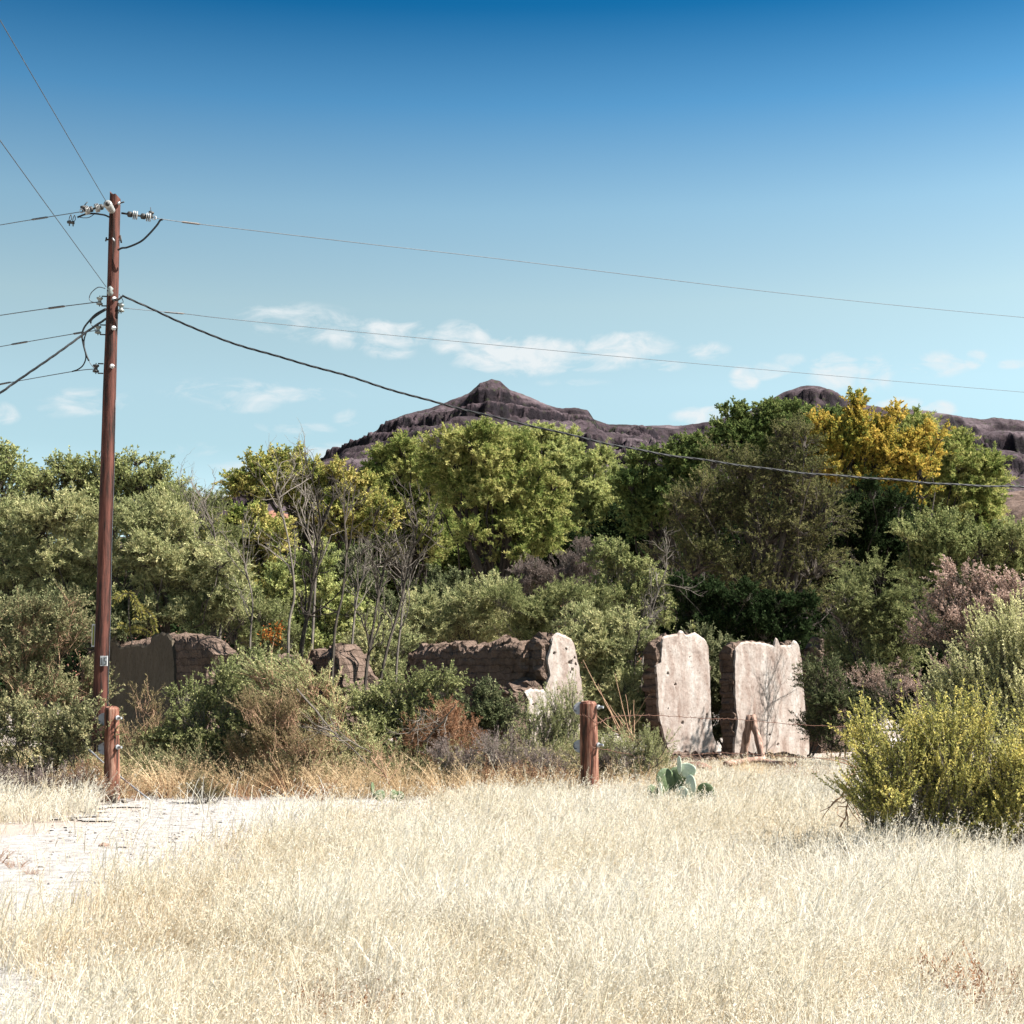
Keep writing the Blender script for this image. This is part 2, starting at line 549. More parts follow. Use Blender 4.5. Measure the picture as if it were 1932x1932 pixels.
def plaster_mat(name, cols):
    m, N = mat(name)
    tcn = N.new('ShaderNodeTexCoord')
    v = tcn.outputs['Object']
    mp = N.new('ShaderNodeMapping'); mp.inputs['Scale'].default_value = (3.0, 3.0, 1.1)
    N.link(v, mp.inputs['Vector'])
    c = ramp(N, noise(N, 1.6, 7, .6, mp.outputs[0], .4), cols)
    sp = ramp(N, noise(N, 17, 7, .72, v), [(.34, (.50, .42, .37)), (.43, (.92, .90, .88)), (.6, (1.08, 1.08, 1.08))])
    mu = N.new('ShaderNodeMix', data_type='RGBA', blend_type='MULTIPLY'); mu.inputs['Factor'].default_value = .8
    N.link(c, mu.inputs['A']); N.link(sp, mu.inputs['B'])
    p = N.new('ShaderNodeBsdfPrincipled'); p.inputs['Roughness'].default_value = .9; p.inputs['Specular IOR Level'].default_value = .15
    N.link(mu.outputs['Result'], p.inputs['Base Color'])
    b = N.new('ShaderNodeBump'); b.inputs['Strength'].default_value = .55; b.inputs['Distance'].default_value = .02
    N.link(noise(N, 12, 10, .75, v), b.inputs['Height']); N.link(b.outputs[0], p.inputs['Normal'])
    o = N.new('ShaderNodeOutputMaterial'); N.link(p.outputs[0], o.inputs[0])
    return m


M['adobe'] = adobe_mat()
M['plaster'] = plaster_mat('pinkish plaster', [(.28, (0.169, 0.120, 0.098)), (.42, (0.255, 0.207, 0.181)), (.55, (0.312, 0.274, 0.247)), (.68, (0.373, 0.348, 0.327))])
M['plastershade'] = plaster_mat('shade-darkened grey brown plaster', [(.3, (0.070, 0.055, 0.040)), (.7, (0.103, 0.084, 0.061))])  # darker copy of the plaster, with the wall's shade put into its colour


def pole_mat(name, a, bcol, cc):
    return solid_mat(name, [(.40, a), (.51, bcol), (.63, cc)], 5.0, 8, .8, .6, 9, stretch=(3.4, 3.4, .35), spec=.25)


M['polewood'] = pole_mat('creosote pole wood', (0.013, 0.006, 0.004), (0.058, 0.019, 0.013), (0.093, 0.031, 0.021))
M['postwood'] = pole_mat('weathered post wood', (0.026, 0.013, 0.008), (0.134, 0.048, 0.030), (0.257, 0.145, 0.102))
M['greywood'] = pole_mat('grey weathered wood', (0.108, 0.064, 0.046), (0.216, 0.133, 0.099), (0.410, 0.282, 0.230))
M['metal'] = solid_mat('galvanised metal', [(.3, (0.255, 0.261, 0.274)), (.7, (0.377, 0.383, 0.395))], 20, 4, .45, 0, metal=.6)
M['plate'] = solid_mat('dull zinc plate', [(.3, (0.285, 0.296, 0.331)), (.7, (0.353, 0.365, 0.399))], 12, 4, .7, 0, metal=.0)
M['iron'] = solid_mat('dark iron', [(.3, (0.023, 0.023, 0.024)), (.7, (0.068, 0.065, 0.061))], 20, 4, .6, 0, metal=.4)
M['porcelain'] = solid_mat('porcelain', [(.3, (0.207, 0.207, 0.201)), (.7, (0.248, 0.248, 0.241))], 20, 3, .25, 0, spec=.6)
M['greyglaze'] = solid_mat('grey glazed porcelain', [(.3, (0.106, 0.122, 0.117)), (.7, (0.181, 0.197, 0.186))], 20, 3, .3, 0, spec=.6)
M['blackcable'] = solid_mat('black cable', [(.3, (0.004, 0.005, 0.006)), (.7, (0.011, 0.013, 0.015))], 20, 3, .6, 0)
M['wire'] = solid_mat('aluminium wire', [(.3, (0.046, 0.055, 0.064)), (.7, (0.082, 0.096, 0.109))], 20, 3, .5, 0, metal=.3)
M['sleeve'] = solid_mat('splice sleeve', [(.3, (0.038, 0.034, 0.030)), (.7, (0.091, 0.076, 0.068))], 20, 3, .6, 0)
M['rustwire'] = solid_mat('rusty wire', [(.3, (0.055, 0.025, 0.016)), (.7, (0.114, 0.055, 0.036))], 20, 3, .9, 0)
M['white'] = solid_mat('white tag', [(.3, (0.450, 0.450, 0.450)), (.7, (0.499, 0.499, 0.499))], 20, 3, .5, 0)
M['marker'] = solid_mat('olive yellow marker', [(.3, (0.122, 0.129, 0.023)), (.7, (0.228, 0.228, 0.038))], 12, 3, .5, 0)
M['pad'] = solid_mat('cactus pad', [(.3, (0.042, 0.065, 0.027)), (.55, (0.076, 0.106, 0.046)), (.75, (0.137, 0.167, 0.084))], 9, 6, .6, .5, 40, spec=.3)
M['padlit'] = solid_mat('sunlit pale cactus pad', [(.3, (0.308, 0.370, 0.277)), (.7, (0.533, 0.575, 0.482))], 9, 6, .6, .5, 40, spec=.3)  # lit copy of the pad colour, sunlight painted into the pale pads

# ------------------------------------------------------------------ terrain
mb = MB()
gx_ = np.concatenate([[-6000, -800, -200, -60], np.linspace(-24, 24, 90), [60, 200, 800, 6000]])
gy_ = np.concatenate([[-200, -20], np.linspace(0, 60, 110), [100, 250, 700, 3000, 9000]])
GX, GY = np.meshgrid(gx_, gy_)
GZ = (fbm(np.stack([GX * .9, GY * .9, GX * 0], -1), 3) - .5) * .03
GZ[(np.abs(GX) > 30) | (GY < 0) | (GY > 62)] = 0
nx, ny = len(gx_), len(gy_)
idx = np.arange(nx * ny).reshape(ny, nx)
mb.add(np.stack([GX, GY, GZ], -1).reshape(-1, 3), np.stack([idx[:-1, :-1], idx[:-1, 1:], idx[1:, 1:], idx[1:, :-1]], -1).reshape(-1, 4))
tag(mb.build('ground', M['soil'], smooth=True), kind='structure')


def inpoly(x, y, poly):
    ins = np.zeros(np.shape(x), bool)
    n = len(poly)
    for i in range(n):
        x1, y1 = poly[i][:2]
        x2, y2 = poly[(i + 1) % n][:2]
        c = ((y1 > y) != (y2 > y)) & (x < (x2 - x1) * (y - y1) / ((y2 - y1) + 1e-12) + x1)
        ins ^= c
    return ins


def ggp(px, py):
    """ground point seen at px,py"""
    a, b_ = (px - CX) / F, (CY - py) / F
    r = np.array([a, math.cos(PITCH) - b_ * math.sin(PITCH), math.sin(PITCH) + b_ * math.cos(PITCH)])
    return r * (-H / r[2]) + np.array([0, 0, H])


gravel_poly = [ggp(*q) for q in [(-420, 1560), (-60, 1585), (60, 1575), (150, 1540), (225, 1510), (330, 1493), (560, 1495), (790, 1503), (800, 1512),
                                 (700, 1556), (590, 1590), (460, 1640), (330, 1680), (190, 1710), (0, 1770), (-420, 1850)]]
sheet_poly = gravel_poly[:13] + [ggp(*q) for q in [(330, 1720), (300, 1790), (230, 1880), (260, 2000), (300, 2200), (-900, 2200), (-900, 1700)]]
# gravel apron as a thin raised sheet
xs = np.linspace(-10, -.5, 130); ys = np.linspace(4.2, 22, 200)
XX, YY = np.meshgrid(xs, ys)
jx = (fbm(np.stack([XX * 1.3, YY * 1.3, XX * 0 + 9], -1), 5, .65) - .5) * 2.6
inside = inpoly(XX + jx, YY + jx * .8, sheet_poly)
ZZ = (fbm(np.stack([XX * .9, YY * .9, XX * 0], -1), 3) - .5) * .03 + .016 + (fbm(np.stack([XX * 6, YY * 6, XX * 0], -1), 3) - .5) * .012
idx = np.arange(XX.size).reshape(XX.shape)
ok = inside[:-1, :-1] & inside[1:, 1:] & inside[1:, :-1] & inside[:-1, 1:]
q = np.stack([idx[:-1, :-1], idx[:-1, 1:], idx[1:, 1:], idx[1:, :-1]], -1)[ok]
mb = MB(); mb.add(np.stack([XX, YY, ZZ], -1).reshape(-1, 3), q)
tag(mb.build('gravel_track', M['gravel'], smooth=True), kind='structure')
bare_poly = [ggp(*q) for q in [(-420, 1560), (-60, 1585), (60, 1575), (150, 1540), (225, 1510), (330, 1493), (560, 1495), (760, 1505), (640, 1535), (500, 1570), (400, 1610), (260, 1650), (120, 1690), (-60, 1730), (-420, 1790)]]
# small near patch of bare gravel
near_poly = [ggp(*q) for q in [(-300, 1850), (40, 1845), (120, 1880), (150, 1905), (90, 1975), (-300, 2060)]]


def stones(mb, P, S, tint=None):
    ico = np.array([[0, 0, 1], [.89, 0, .45], [.28, .85, .45], [-.72, .53, .45], [-.72, -.53, .45], [.28, -.85, .45],
                    [.72, .53, -.45], [-.28, .85, -.45], [-.89, 0, -.45], [-.28, -.85, -.45], [.72, -.53, -.45], [0, 0, -1]])
    fc = np.array([[0, 1, 2], [0, 2, 3], [0, 3, 4], [0, 4, 5], [0, 5, 1], [1, 6, 2], [2, 7, 3], [3, 8, 4], [4, 9, 5], [5, 10, 1],
                   [1, 10, 6], [2, 6, 7], [3, 7, 8], [4, 8, 9], [5, 9, 10], [11, 7, 6], [11, 8, 7], [11, 9, 8], [11, 10, 9], [11, 6, 10]])
    n = len(P)
    V = ico[None] * (1 + rng.normal(size=(n, 12, 1)) * .16)
    V = V * (S[:, None, None] * np.array([1, .9, .55]) * rng.uniform(.7, 1.3, (n, 1, 3)))
    V = V + P[:, None]
    mb.add(V.reshape(-1, 3), (fc[None] + np.arange(n)[:, None, None] * 12).reshape(-1, 3))


n = 4500
px_ = rng.uniform(-10, -.5, n); py_ = rng.uniform(9.5, 21.5, n)
k = inpoly(px_, py_, gravel_poly)
P = np.stack([px_[k], py_[k], np.zeros(k.sum()) + .015], 1)
mb = MB(); stones(mb, P, rng.gamma(1.6, .0055, len(P)) + .004)
tag(mb.build('gravel', M['stone']), 'loose pale stones scattered over the bare gravel on the left', 'gravel', kind='stuff')


# ------------------------------------------------------------------ mountains
def heightfield(name, prof, D0, front, back, nx, ny, mat_, gully, period, terr, x_ext=1.0):
    P = np.array([at(a, b_, D0) for a, b_ in prof])
    x0, x1 = P[0, 0], P[-1, 0]
    xs = np.linspace(x0, x1, nx)
    hr = np.interp(xs, P[:, 0], P[:, 2])
    wid = max(3, int(nx * .05))
    ker = np.hanning(wid * 2 + 1); ker /= ker.sum()
    pad = np.pad(hr, wid, mode='edge')
    hs = np.convolve(pad, ker, 'valid')
    hs2 = np.convolve(np.pad(hs, wid, mode='edge'), ker, 'valid')
    tt = np.concatenate([np.linspace(1, 0, ny), -np.linspace(0, 1, 16)[1:] ** 1.0 * back / front])
    T, XX = np.meshgrid(tt, xs, indexing='ij')
    YY = D0 - T * front
    blend = np.clip(np.abs(T) * 2.4, 0, 1)
    warp = (fbm(np.stack([XX / (front * .22), YY / (front * .22), XX * 0], -1), 4) - .5) * front * .10 * blend
    A = np.interp(XX + warp, xs, hr); B = np.interp(XX + warp, xs, hs2)
    Hh = A * (1 - blend) + B * blend
    Tp = np.clip(T, 0, 1)
    z = Hh * np.where(T >= 0, (1 - Tp) ** 1.12, np.clip(1 + T * front / back * 1.0, 0, 1))
    s = front * .085
    wx = (fbm(np.stack([XX / s / 1.5, YY / s / 1.5, XX * 0 + 30], -1), 3) - .5) * 1.2
    rn, am = 0, 1.0
    for k_ in range(5):
        rn = rn + am * (1 - np.abs(2 * vnoise(np.stack([XX / s + wx, YY / s * .8 + wx, XX * 0 + 3 + k_], -1) * 2.1 ** k_) - 1))
        am *= .58
    rn = rn / 2.2
    z = z + (rn - .55) * gully * np.clip(Tp * 5, 0, 1) * (1 - Tp) ** .6
    z = z + (fbm(np.stack([XX / (front * .011), YY / (front * .011), XX * 0], -1), 4, .65) - .5) * gully * .42 * np.clip(np.abs(T) * 12 + .25, 0, 1)
    ph = fbm(np.stack([XX / (front * .2), YY / (front * .2), XX * 0 + 7], -1), 5, .6) * period * 2.2
    q_ = (z + ph) / period
    fl = np.floor(q_); fr = q_ - fl
    zt = (fl + np.clip((fr - .62) / .22, 0, 1) * .85 + .15 * fr) * period - ph
    var = np.clip((fbm(np.stack([XX / (front * .1), YY / (front * .1), XX * 0 + 5], -1), 3) - .40) * 6, 0, 1)
    z = z + (zt - z) * terr * var * np.clip(Tp * 14, 0, 1)
    z = np.where(T > .98, z - 5, z)
    idx = np.arange(XX.size).reshape(XX.shape)
    mb = MB()
    mb.add(np.stack([XX, YY, z], -1).reshape(-1, 3), np.stack([idx[:-1, :-1], idx[:-1, 1:], idx[1:, 1:], idx[1:, :-1]], -1).reshape(-1, 4))
    return tag(mb.build(name, mat_, smooth=True), kind='structure')


mA = [(150, 1150), (300, 1040), (400, 975), (455, 946), (520, 918), (600, 880), (640, 851), (690, 824), (722, 806), (728, 795), (770, 780), (812, 770), (850, 756),
      (884, 742), (905, 723), (928, 716), (944, 719), (962, 736), (1000, 749), (1030, 763), (1062, 771), (1085, 769), (1108, 773), (1120, 791), (1150, 801), (1200, 802),
      (1240, 806), (1300, 812), (1400, 840), (1500, 900), (1600, 1000), (1700, 1150)]
heightfield('mountain', mA, 1500, 950, 700, 620, 330, M['rock'], 30, 38, .95)
mB = [(900, 1100), (1000, 950), (1100, 830), (1160, 806), (1230, 803), (1280, 803), (1320, 799), (1345, 794), (1400, 782), (1448, 757), (1480, 738), (1520, 727), (1545, 729), (1565, 735),
      (1590, 752), (1640, 766), (1690, 771), (1750, 775), (1800, 784), (1850, 792), (1876, 788), (1932, 794), (2050, 800), (2200, 840), (2500, 900), (2800, 1100)]
heightfield('mountain', mB, 1750, 1000, 600, 520, 260, M['rock'], 32, 44, .9)
heightfield('hill', [(1500, 1200), (1650, 1040), (1780, 975), (1870, 932), (1950, 922), (2100, 905), (2400, 950), (2700, 1200)], 420, 220, 150, 200, 100, M['brownhill'], 6, 12, .2)
heightfield('bank', [(200, 1250), (330, 1120), (440, 1010), (510, 962), (560, 975), (640, 1030), (760, 1075), (960, 1070), (1080, 1120), (1200, 1250)], 180, 80, 60, 160, 60, M['redhill'], 3, 5, .3)

# ------------------------------------------------------------------ plants
ST = {
    # L, W leaf size; tw spray length; q leaves per spray; dens sprays per m2; ang spread of leaves; up upward bias; droop
    'broad': dict(L=.115, W=.070, tw=.44, q=30, dens=26, ang=1.1, up=.25, droop=-.05),
    'willow': dict(L=.125, W=.042, tw=.50, q=36, dens=27, ang=.8, up=.30, droop=-.12),
    'feather': dict(L=.085, W=.020, tw=.40, q=30, dens=52, ang=.75, up=.35, droop=-.12),
    'scrub': dict(L=.045, W=.022, tw=.26, q=24, dens=105, ang=1.1, up=.35, droop=-.02),
    'sparse': dict(L=.10, W=.05, tw=.45, q=16, dens=14, ang=1.1, up=.25, droop=-.05),
    'wand': dict(L=.028, W=.015, tw=.45, q=56, dens=120, ang=.7, up=.9, droop=-.02),
    'twiggy': dict(L=.05, W=.008, tw=.24, q=24, dens=120, ang=.9, up=.45, droop=0),
}


def plant(name, label, cat, D, base, blobs, style, leafmat, bark='bark', trunk_r=.12, twig_r=.003, group=None, dens=1.0, twigs=True, lean=(0, 0, 0), nb=1.0, ls=1.0, stems=1, split=.35, **ov):
    st = dict(ST[style]); st.update(ov)
    k = D / F
    g0 = gp(base, D)
    root = empty(name, g0, label, cat, group)
    C_, R_, thin = [], [], []
    sat = []
    for bl in blobs:
        for _ in range(2 if len(blobs) < 14 else 1):
            a_ = rng.uniform(-.4, math.pi + .4)
            f_ = rng.uniform(.28, .48)
            sat.append((bl[0] + math.cos(a_) * bl[2] * 1.08, bl[1] - math.sin(a_) * bl[3] * 1.05, bl[2] * f_, bl[3] * f_ * rng.uniform(.8, 1.5), rng.normal() * bl[2] * k * .5, 1))
    for bl in list(blobs) + sat:
        px, py, rx, ry = bl[:4]
        rx *= 1.2; ry *= 1.12
        if name.endswith('_tree'): py += (20 if D > 40 else 12)
        dd = bl[4] if len(bl) > 4 else 0.0
        thin.append(.3 if len(bl) > 5 else 1.0)
        C_.append(at(px, py, D + dd)); R_.append(np.array([rx * k, .8 * (rx + ry) / 2 * k, ry * k]))
    C_ = np.array(C_); R_ = np.array(R_)
    cen = C_.mean(0)
    tk = MB(); brm = MB(); cr = MB()
    forks = []
    for s_ in range(stems):
        off = rng.normal(size=3) * np.array([.22, .22, 0]) * (stems > 1)
        a = g0 + off - np.array([0, 0, .06])
        top = a + (cen - a) * split
        if stems > 1:
            top = top + rng.normal(size=3) * np.array([.4, .4, .1]) * np.linalg.norm(cen - a) * .2
        P = curve(a, top, 7, .05)
        r0 = trunk_r / math.sqrt(stems)
        tk = MB(); tube(tk, P, np.linspace(r0 * 1.15, r0 * .7, 7), 8)
        tk.build('trunk' if stems == 1 else 'stem', M[bark], root, g0)
        forks.append((P, r0))
    SPs, STs = [], []
    for c, r, tn in zip(C_, R_, thin):
        Pk, r0 = forks[rng.integers(len(forks))]
        start = Pk[-1] if rng.random() < .6 else Pk[-2]
        hub = c - np.array([0, 0, .45 * r[2]])
        if hub[2] < .05: hub[2] = .05
        Lp = curve(start, hub, 8, .09, .04)
        size = r.mean()
        tube(brm, Lp, np.linspace(r0 * .5 * tn, max(r0 * .18 * tn, .005), 8), 6)
        area = 4 * math.pi * size ** 2
        nbr = max(5, int(area * 1.5 * nb) if area < 25 else int(37 * nb + (area - 25) * .6 * nb))
        ns = max(1, int(area * st['dens'] * dens / nbr))
        d = rdir(nbr)
        d[:, 2] = np.where(d[:, 2] < -.35, -d[:, 2], d[:, 2])
        fac = .55 + .5 * rng.random(nbr)
        E = c + d * r * fac[:, None]
        E[:, 2] = np.maximum(E[:, 2], .06)
        for j in range(nbr):
            bp = curve(hub + d[j] * r * .12, E[j], 6, .12, .03)
            tube(brm, bp, np.linspace(max(r0 * .14, .0045), .0025, 6), 4, cap=False)
            u = .22 + .78 * rng.random(ns) ** .75
            pos = np.stack([np.interp(u * 5, np.arange(6), bp[:, q]) for q in range(3)], 1)
            bd = unit(bp[-1] - bp[0])
            jit = rdir(ns)
            pos = pos + jit * (size * .30 * rng.random(ns)[:, None])
            SPs.append(pos)
            STs.append(unit(bd * .55 + d[j] * .35 + rdir(ns) * .75 + np.array([0, 0, st['up']]) + np.array(lean)))
    SP = np.concatenate(SPs); SD = np.concatenate(STs)
    ok_ = SP[:, 2] > .03
    SP, SD = SP[ok_], SD[ok_]
    n = len(SP); q_ = st['q']
    tw = st['tw'] * rng.uniform(.6, 1.35, n)
    u = rng.random((n, q_)) ** .8
    pos = SP[:, None] + SD[:, None] * (tw[:, None] * u)[..., None]
    pos[..., 2] += st['droop'] * tw[:, None] * u * u * 2
    ld = unit(SD[:, None] + rng.normal(size=(n, q_, 3)) * st['ang'])
    tint = np.clip(.5 + (rng.random(n)[:, None] - .5) * .5 + (rng.random((n, q_)) - .5) * .75, 0, 1)
    L = st['L'] * ls * rng.uniform(.6, 1.3, n * q_)
    leaves(cr, pos.reshape(-1, 3), ld.reshape(-1, 3), L, st['W'] * ls * rng.uniform(.7, 1.2, n * q_), tint.ravel())
    if twigs:
        B = SP + SD * tw[:, None]
        B[:, 2] += st['droop'] * tw * 2
        prisms(brm, SP - SD * .15, B, twig_r, twig_r * .4)
    brm.build('branches', M[bark], root, g0)
    cr.build('crown', M[leafmat], root, g0)
    return root


T = 'tree'
# --- rear row of tall trees
plant('mesquite_tree', 'sparse olive tree with dark curved bare limbs against the sky behind the utility pole', T, 42, 190,
      [(110, 905, 62, 38), (175, 885, 60, 34), (205, 915, 60, 36), (80, 960, 60, 34), (60, 930, 40, 30), (250, 890, 52, 36), (300, 925, 48, 44), (230, 950, 70, 40), (150, 960, 60, 30), (340, 960, 40, 40)],
      'sparse', 'olive', trunk_r=.22, dens=2.0, twig_r=.006)
plant('mesquite_tree', 'thin leafy tree at the far left edge, rising above the sage green brush', T, 34, -40,
      [(-20, 880, 38, 46), (10, 915, 24, 34), (-60, 930, 60, 60), (5, 860, 16, 24)], 'sparse', 'olive', trunk_r=.14, dens=1.4)
plant('broadleaf_tree', 'rounded yellow-green tree left of the bare saplings', T, 44, 470,
      [(455, 1000, 62, 46), (415, 1020, 40, 46), (495, 1020, 40, 44), (440, 1075, 60, 46), (490, 1090, 45, 46), (400, 1090, 30, 40), (470, 965, 30, 22)],
      'broad', 'yellowgreen', trunk_r=.2, ls=.85, dens=1.15)
plant('willow_tree', 'yellow-green tree with a crown thrust out to the left on a dark slanting limb', T, 50, 640,
      [(495, 885, 48, 36), (535, 875, 36, 28), (470, 905, 34, 26), (545, 905, 40, 34), (580, 905, 40, 30), (610, 920, 48, 40), (560, 925, 40, 34), (660, 935, 46, 44), (700, 955, 34, 40), (640, 985, 60, 36), (580, 980, 46, 40), (590, 890, 22, 16)],
      'broad', 'yellowgreen', trunk_r=.3, ls=.9, dens=1.1, bark='bark')
plant('willow_tree', 'narrow green tree with a pointed top left of the big central tree', T, 55, 780,
      [(755, 885, 50, 44), (770, 868, 30, 38), (765, 835, 14, 14), (735, 900, 40, 34), (790, 910, 36, 36), (720, 935, 34, 28), (770, 960, 60, 44), (800, 1010, 60, 46)],
      'willow', 'willow', trunk_r=.26)
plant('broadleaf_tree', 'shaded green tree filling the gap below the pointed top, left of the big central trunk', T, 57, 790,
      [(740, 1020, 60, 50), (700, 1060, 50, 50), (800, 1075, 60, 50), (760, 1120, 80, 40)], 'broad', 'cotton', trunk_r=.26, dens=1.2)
plant('willow_tree', 'big central olive-green tree with dark spreading trunk in front of the mountain peak', T, 48, 925,
      [(850, 845, 50, 44), (890, 818, 44, 26), (940, 850, 52, 42), (985, 890, 50, 44), (1010, 935, 42, 46), (960, 930, 54, 44), (1020, 985, 40, 40), (990, 1030, 44, 36), (850, 895, 40, 36), (900, 880, 54, 44), (880, 920, 50, 40), (930, 900, 60, 50), (950, 975, 60, 44)],
      'willow', 'willow', trunk_r=.32, dens=1.15, split=.42)
plant('broadleaf_tree', 'shaded green tree behind the dark trunks of the big central tree', T, 57, 890,
      [(870, 950, 50, 50), (920, 1000, 56, 50), (850, 1040, 56, 50), (960, 1075, 56, 40), (905, 1085, 60, 40), (830, 1000, 40, 50)], 'broad', 'cotton', trunk_r=.2, dens=1.0)
plant('broadleaf_tree', 'dim green tree behind the bare saplings below the slanting-limbed tree', T, 58, 640,
      [(600, 1040, 56, 50), (660, 1030, 56, 44), (560, 1080, 50, 44), (640, 1090, 66, 44), (700, 1010, 40, 40)], 'broad', 'cotton', trunk_r=.2, dens=1.0)
plant('willow_tree', 'bright fresh-green tree behind the right shoulder of the big central tree', T, 60, 1080,
      [(985, 825, 52, 30), (1050, 850, 52, 40), (1090, 890, 46, 44), (1040, 910, 50, 50), (1110, 940, 50, 50), (1060, 980, 60, 50), (1120, 860, 24, 26)],
      'willow', 'fresh', trunk_r=.3, dens=1.1)
plant('willow_tree', 'fresh-green tree between the big central tree and the dark cottonwood', T, 62, 1175,
      [(1175, 905, 38, 36), (1150, 950, 40, 44), (1200, 940, 34, 50), (1160, 1010, 60, 50), (1205, 880, 16, 20)], 'willow', 'fresh', trunk_r=.26)
plant('cottonwood_tree', 'very dark green tree with a leafy lit top right of centre', T, 52, 1270,
      [(1265, 868, 56, 34), (1310, 850, 42, 30), (1225, 905, 34, 32), (1270, 925, 60, 44), (1240, 970, 50, 44), (1310, 930, 50, 50)],
      'broad', 'cotton', trunk_r=.3, dens=1.35)
plant('cottonwood_tree', 'tall glossy green cottonwood topping the right-hand grove below the second peak', T, 58, 1450,
      [(1395, 800, 46, 36), (1445, 790, 50, 32), (1500, 785, 50, 30), (1555, 785, 44, 26), (1420, 850, 60, 44), (1500, 840, 60, 44), (1580, 815, 40, 40), (1625, 815, 40, 34), (1660, 850, 50, 50)],
      'broad', 'cotton', trunk_r=.38, dens=1.25)
plant('mesquite_tree', 'broad murky olive tree with grey twiggy limbs in the middle of the right-hand grove', T, 43, 1445,
      [(1400, 900, 76, 64), (1490, 870, 64, 60), (1540, 940, 62, 66), (1340, 960, 60, 56), (1440, 980, 80, 66), (1530, 1040, 66, 60), (1400, 1070, 90, 56), (1300, 1040, 60, 50), (1480, 1110, 80, 46), (1500, 810, 34, 30)],
      'willow', 'murk', bark='midbark', trunk_r=.26, dens=.8, L=.075, W=.035, q=20, twig_r=.006)
plant('cottonwood_tree', 'golden-orange autumn cottonwood with two sprigs sticking up above the grove', T, 49, 1650,
      [(1590, 830, 46, 50), (1640, 810, 50, 40), (1620, 880, 60, 40), (1680, 860, 50, 50), (1715, 835, 36, 30), (1560, 880, 30, 36), (1700, 905, 40, 24), (1612, 778, 16, 18), (1616, 745, 7, 26), (1690, 772, 8, 20), (1745, 805, 26, 18), (1740, 870, 34, 36), (1655, 850, 60, 50)],
      'broad', 'gold', trunk_r=.3, dens=1.05, ls=.85)
plant('willow_tree', 'green tree bulging out at the right end of the grove below the ridge', T, 54, 1800,
      [(1770, 850, 44, 44), (1820, 850, 30, 38), (1860, 880, 34, 40), (1810, 900, 60, 44), (1760, 910, 50, 50), (1850, 930, 40, 34), (1820, 980, 60, 50), (1750, 990, 60, 50), (1720, 830, 40, 40), (1735, 805, 30, 26), (1690, 900, 50, 50)],
      'willow', 'willow', trunk_r=.3, dens=1.15)
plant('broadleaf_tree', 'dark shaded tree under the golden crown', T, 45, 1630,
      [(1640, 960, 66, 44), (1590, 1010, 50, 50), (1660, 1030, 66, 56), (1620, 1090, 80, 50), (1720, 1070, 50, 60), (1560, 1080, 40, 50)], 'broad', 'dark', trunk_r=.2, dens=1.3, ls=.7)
plant('broadleaf_tree', 'green and yellow mottled tree right of the dark shaded one', T, 43, 1790,
      [(1780, 1010, 66, 60), (1850, 1030, 50, 56), (1760, 1090, 60, 50), (1840, 1110, 60, 50), (1905, 1060, 40, 50), (1950, 1040, 50, 50)], 'broad', 'olive', trunk_r=.18, dens=1.2, ls=.7)
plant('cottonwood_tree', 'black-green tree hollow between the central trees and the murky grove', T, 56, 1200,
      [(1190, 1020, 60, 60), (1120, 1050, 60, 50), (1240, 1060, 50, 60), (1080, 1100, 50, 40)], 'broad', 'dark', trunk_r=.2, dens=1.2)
# far wood behind everything
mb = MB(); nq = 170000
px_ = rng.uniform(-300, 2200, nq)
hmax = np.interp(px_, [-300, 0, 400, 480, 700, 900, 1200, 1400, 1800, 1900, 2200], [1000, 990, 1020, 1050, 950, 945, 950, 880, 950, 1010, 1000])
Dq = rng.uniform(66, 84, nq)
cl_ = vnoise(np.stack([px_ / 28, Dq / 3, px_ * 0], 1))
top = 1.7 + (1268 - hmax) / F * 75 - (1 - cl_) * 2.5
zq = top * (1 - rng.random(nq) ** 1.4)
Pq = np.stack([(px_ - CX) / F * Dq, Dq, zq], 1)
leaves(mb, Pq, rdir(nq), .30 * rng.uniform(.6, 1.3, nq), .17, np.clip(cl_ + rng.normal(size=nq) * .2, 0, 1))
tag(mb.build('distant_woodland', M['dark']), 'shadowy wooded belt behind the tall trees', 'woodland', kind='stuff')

# --- left feathery mesquites
plant('mesquite_tree', 'pale sage feathery tree left of the utility pole', T, 29, 90,
      [(60, 985, 76, 44), (130, 1000, 50, 46), (20, 1040, 60, 50), (100, 1060, 80, 50), (160, 1090, 40, 60), (30, 1100, 60, 50), (110, 1140, 70, 44), (-60, 1020, 60, 80)],
      'feather', 'sage', trunk_r=.14, bark='midbark', dens=1.15)
plant('mesquite_tree', 'large pale sage feathery tree right of the utility pole above the dark plastered ruin', T, 28.5, 300,
      [(250, 990, 56, 46), (310, 1020, 60, 46), (230, 1070, 50, 60), (300, 1090, 66, 50), (370, 1080, 50, 50), (360, 1150, 66, 50), (410, 1170, 44, 60), (270, 1160, 60, 44), (420, 1110, 30, 40)],
      'feather', 'sage', trunk_r=.15, bark='midbark', dens=1.2)
plant('mesquite_tree', 'hazy grey-green feathery tree beneath the pointed skyline gap left of centre', T, 33, 390,
      [(370, 960, 36, 40), (340, 1000, 40, 40), (400, 1040, 40, 50), (440, 1180, 50, 60), (500, 1190, 44, 50)], 'feather', 'sageblue', trunk_r=.1, bark='greybark')
plant('shrub', 'low dark green bush behind the left end of the plastered ruin', 'shrub', 28, 200,
      [(190, 1180, 60, 50), (130, 1200, 60, 50), (250, 1190, 50, 30), (60, 1200, 60, 50), (0, 1200, 60, 60)], 'scrub', 'green', trunk_r=.06, stems=4, ls=1.5, dens=.6)

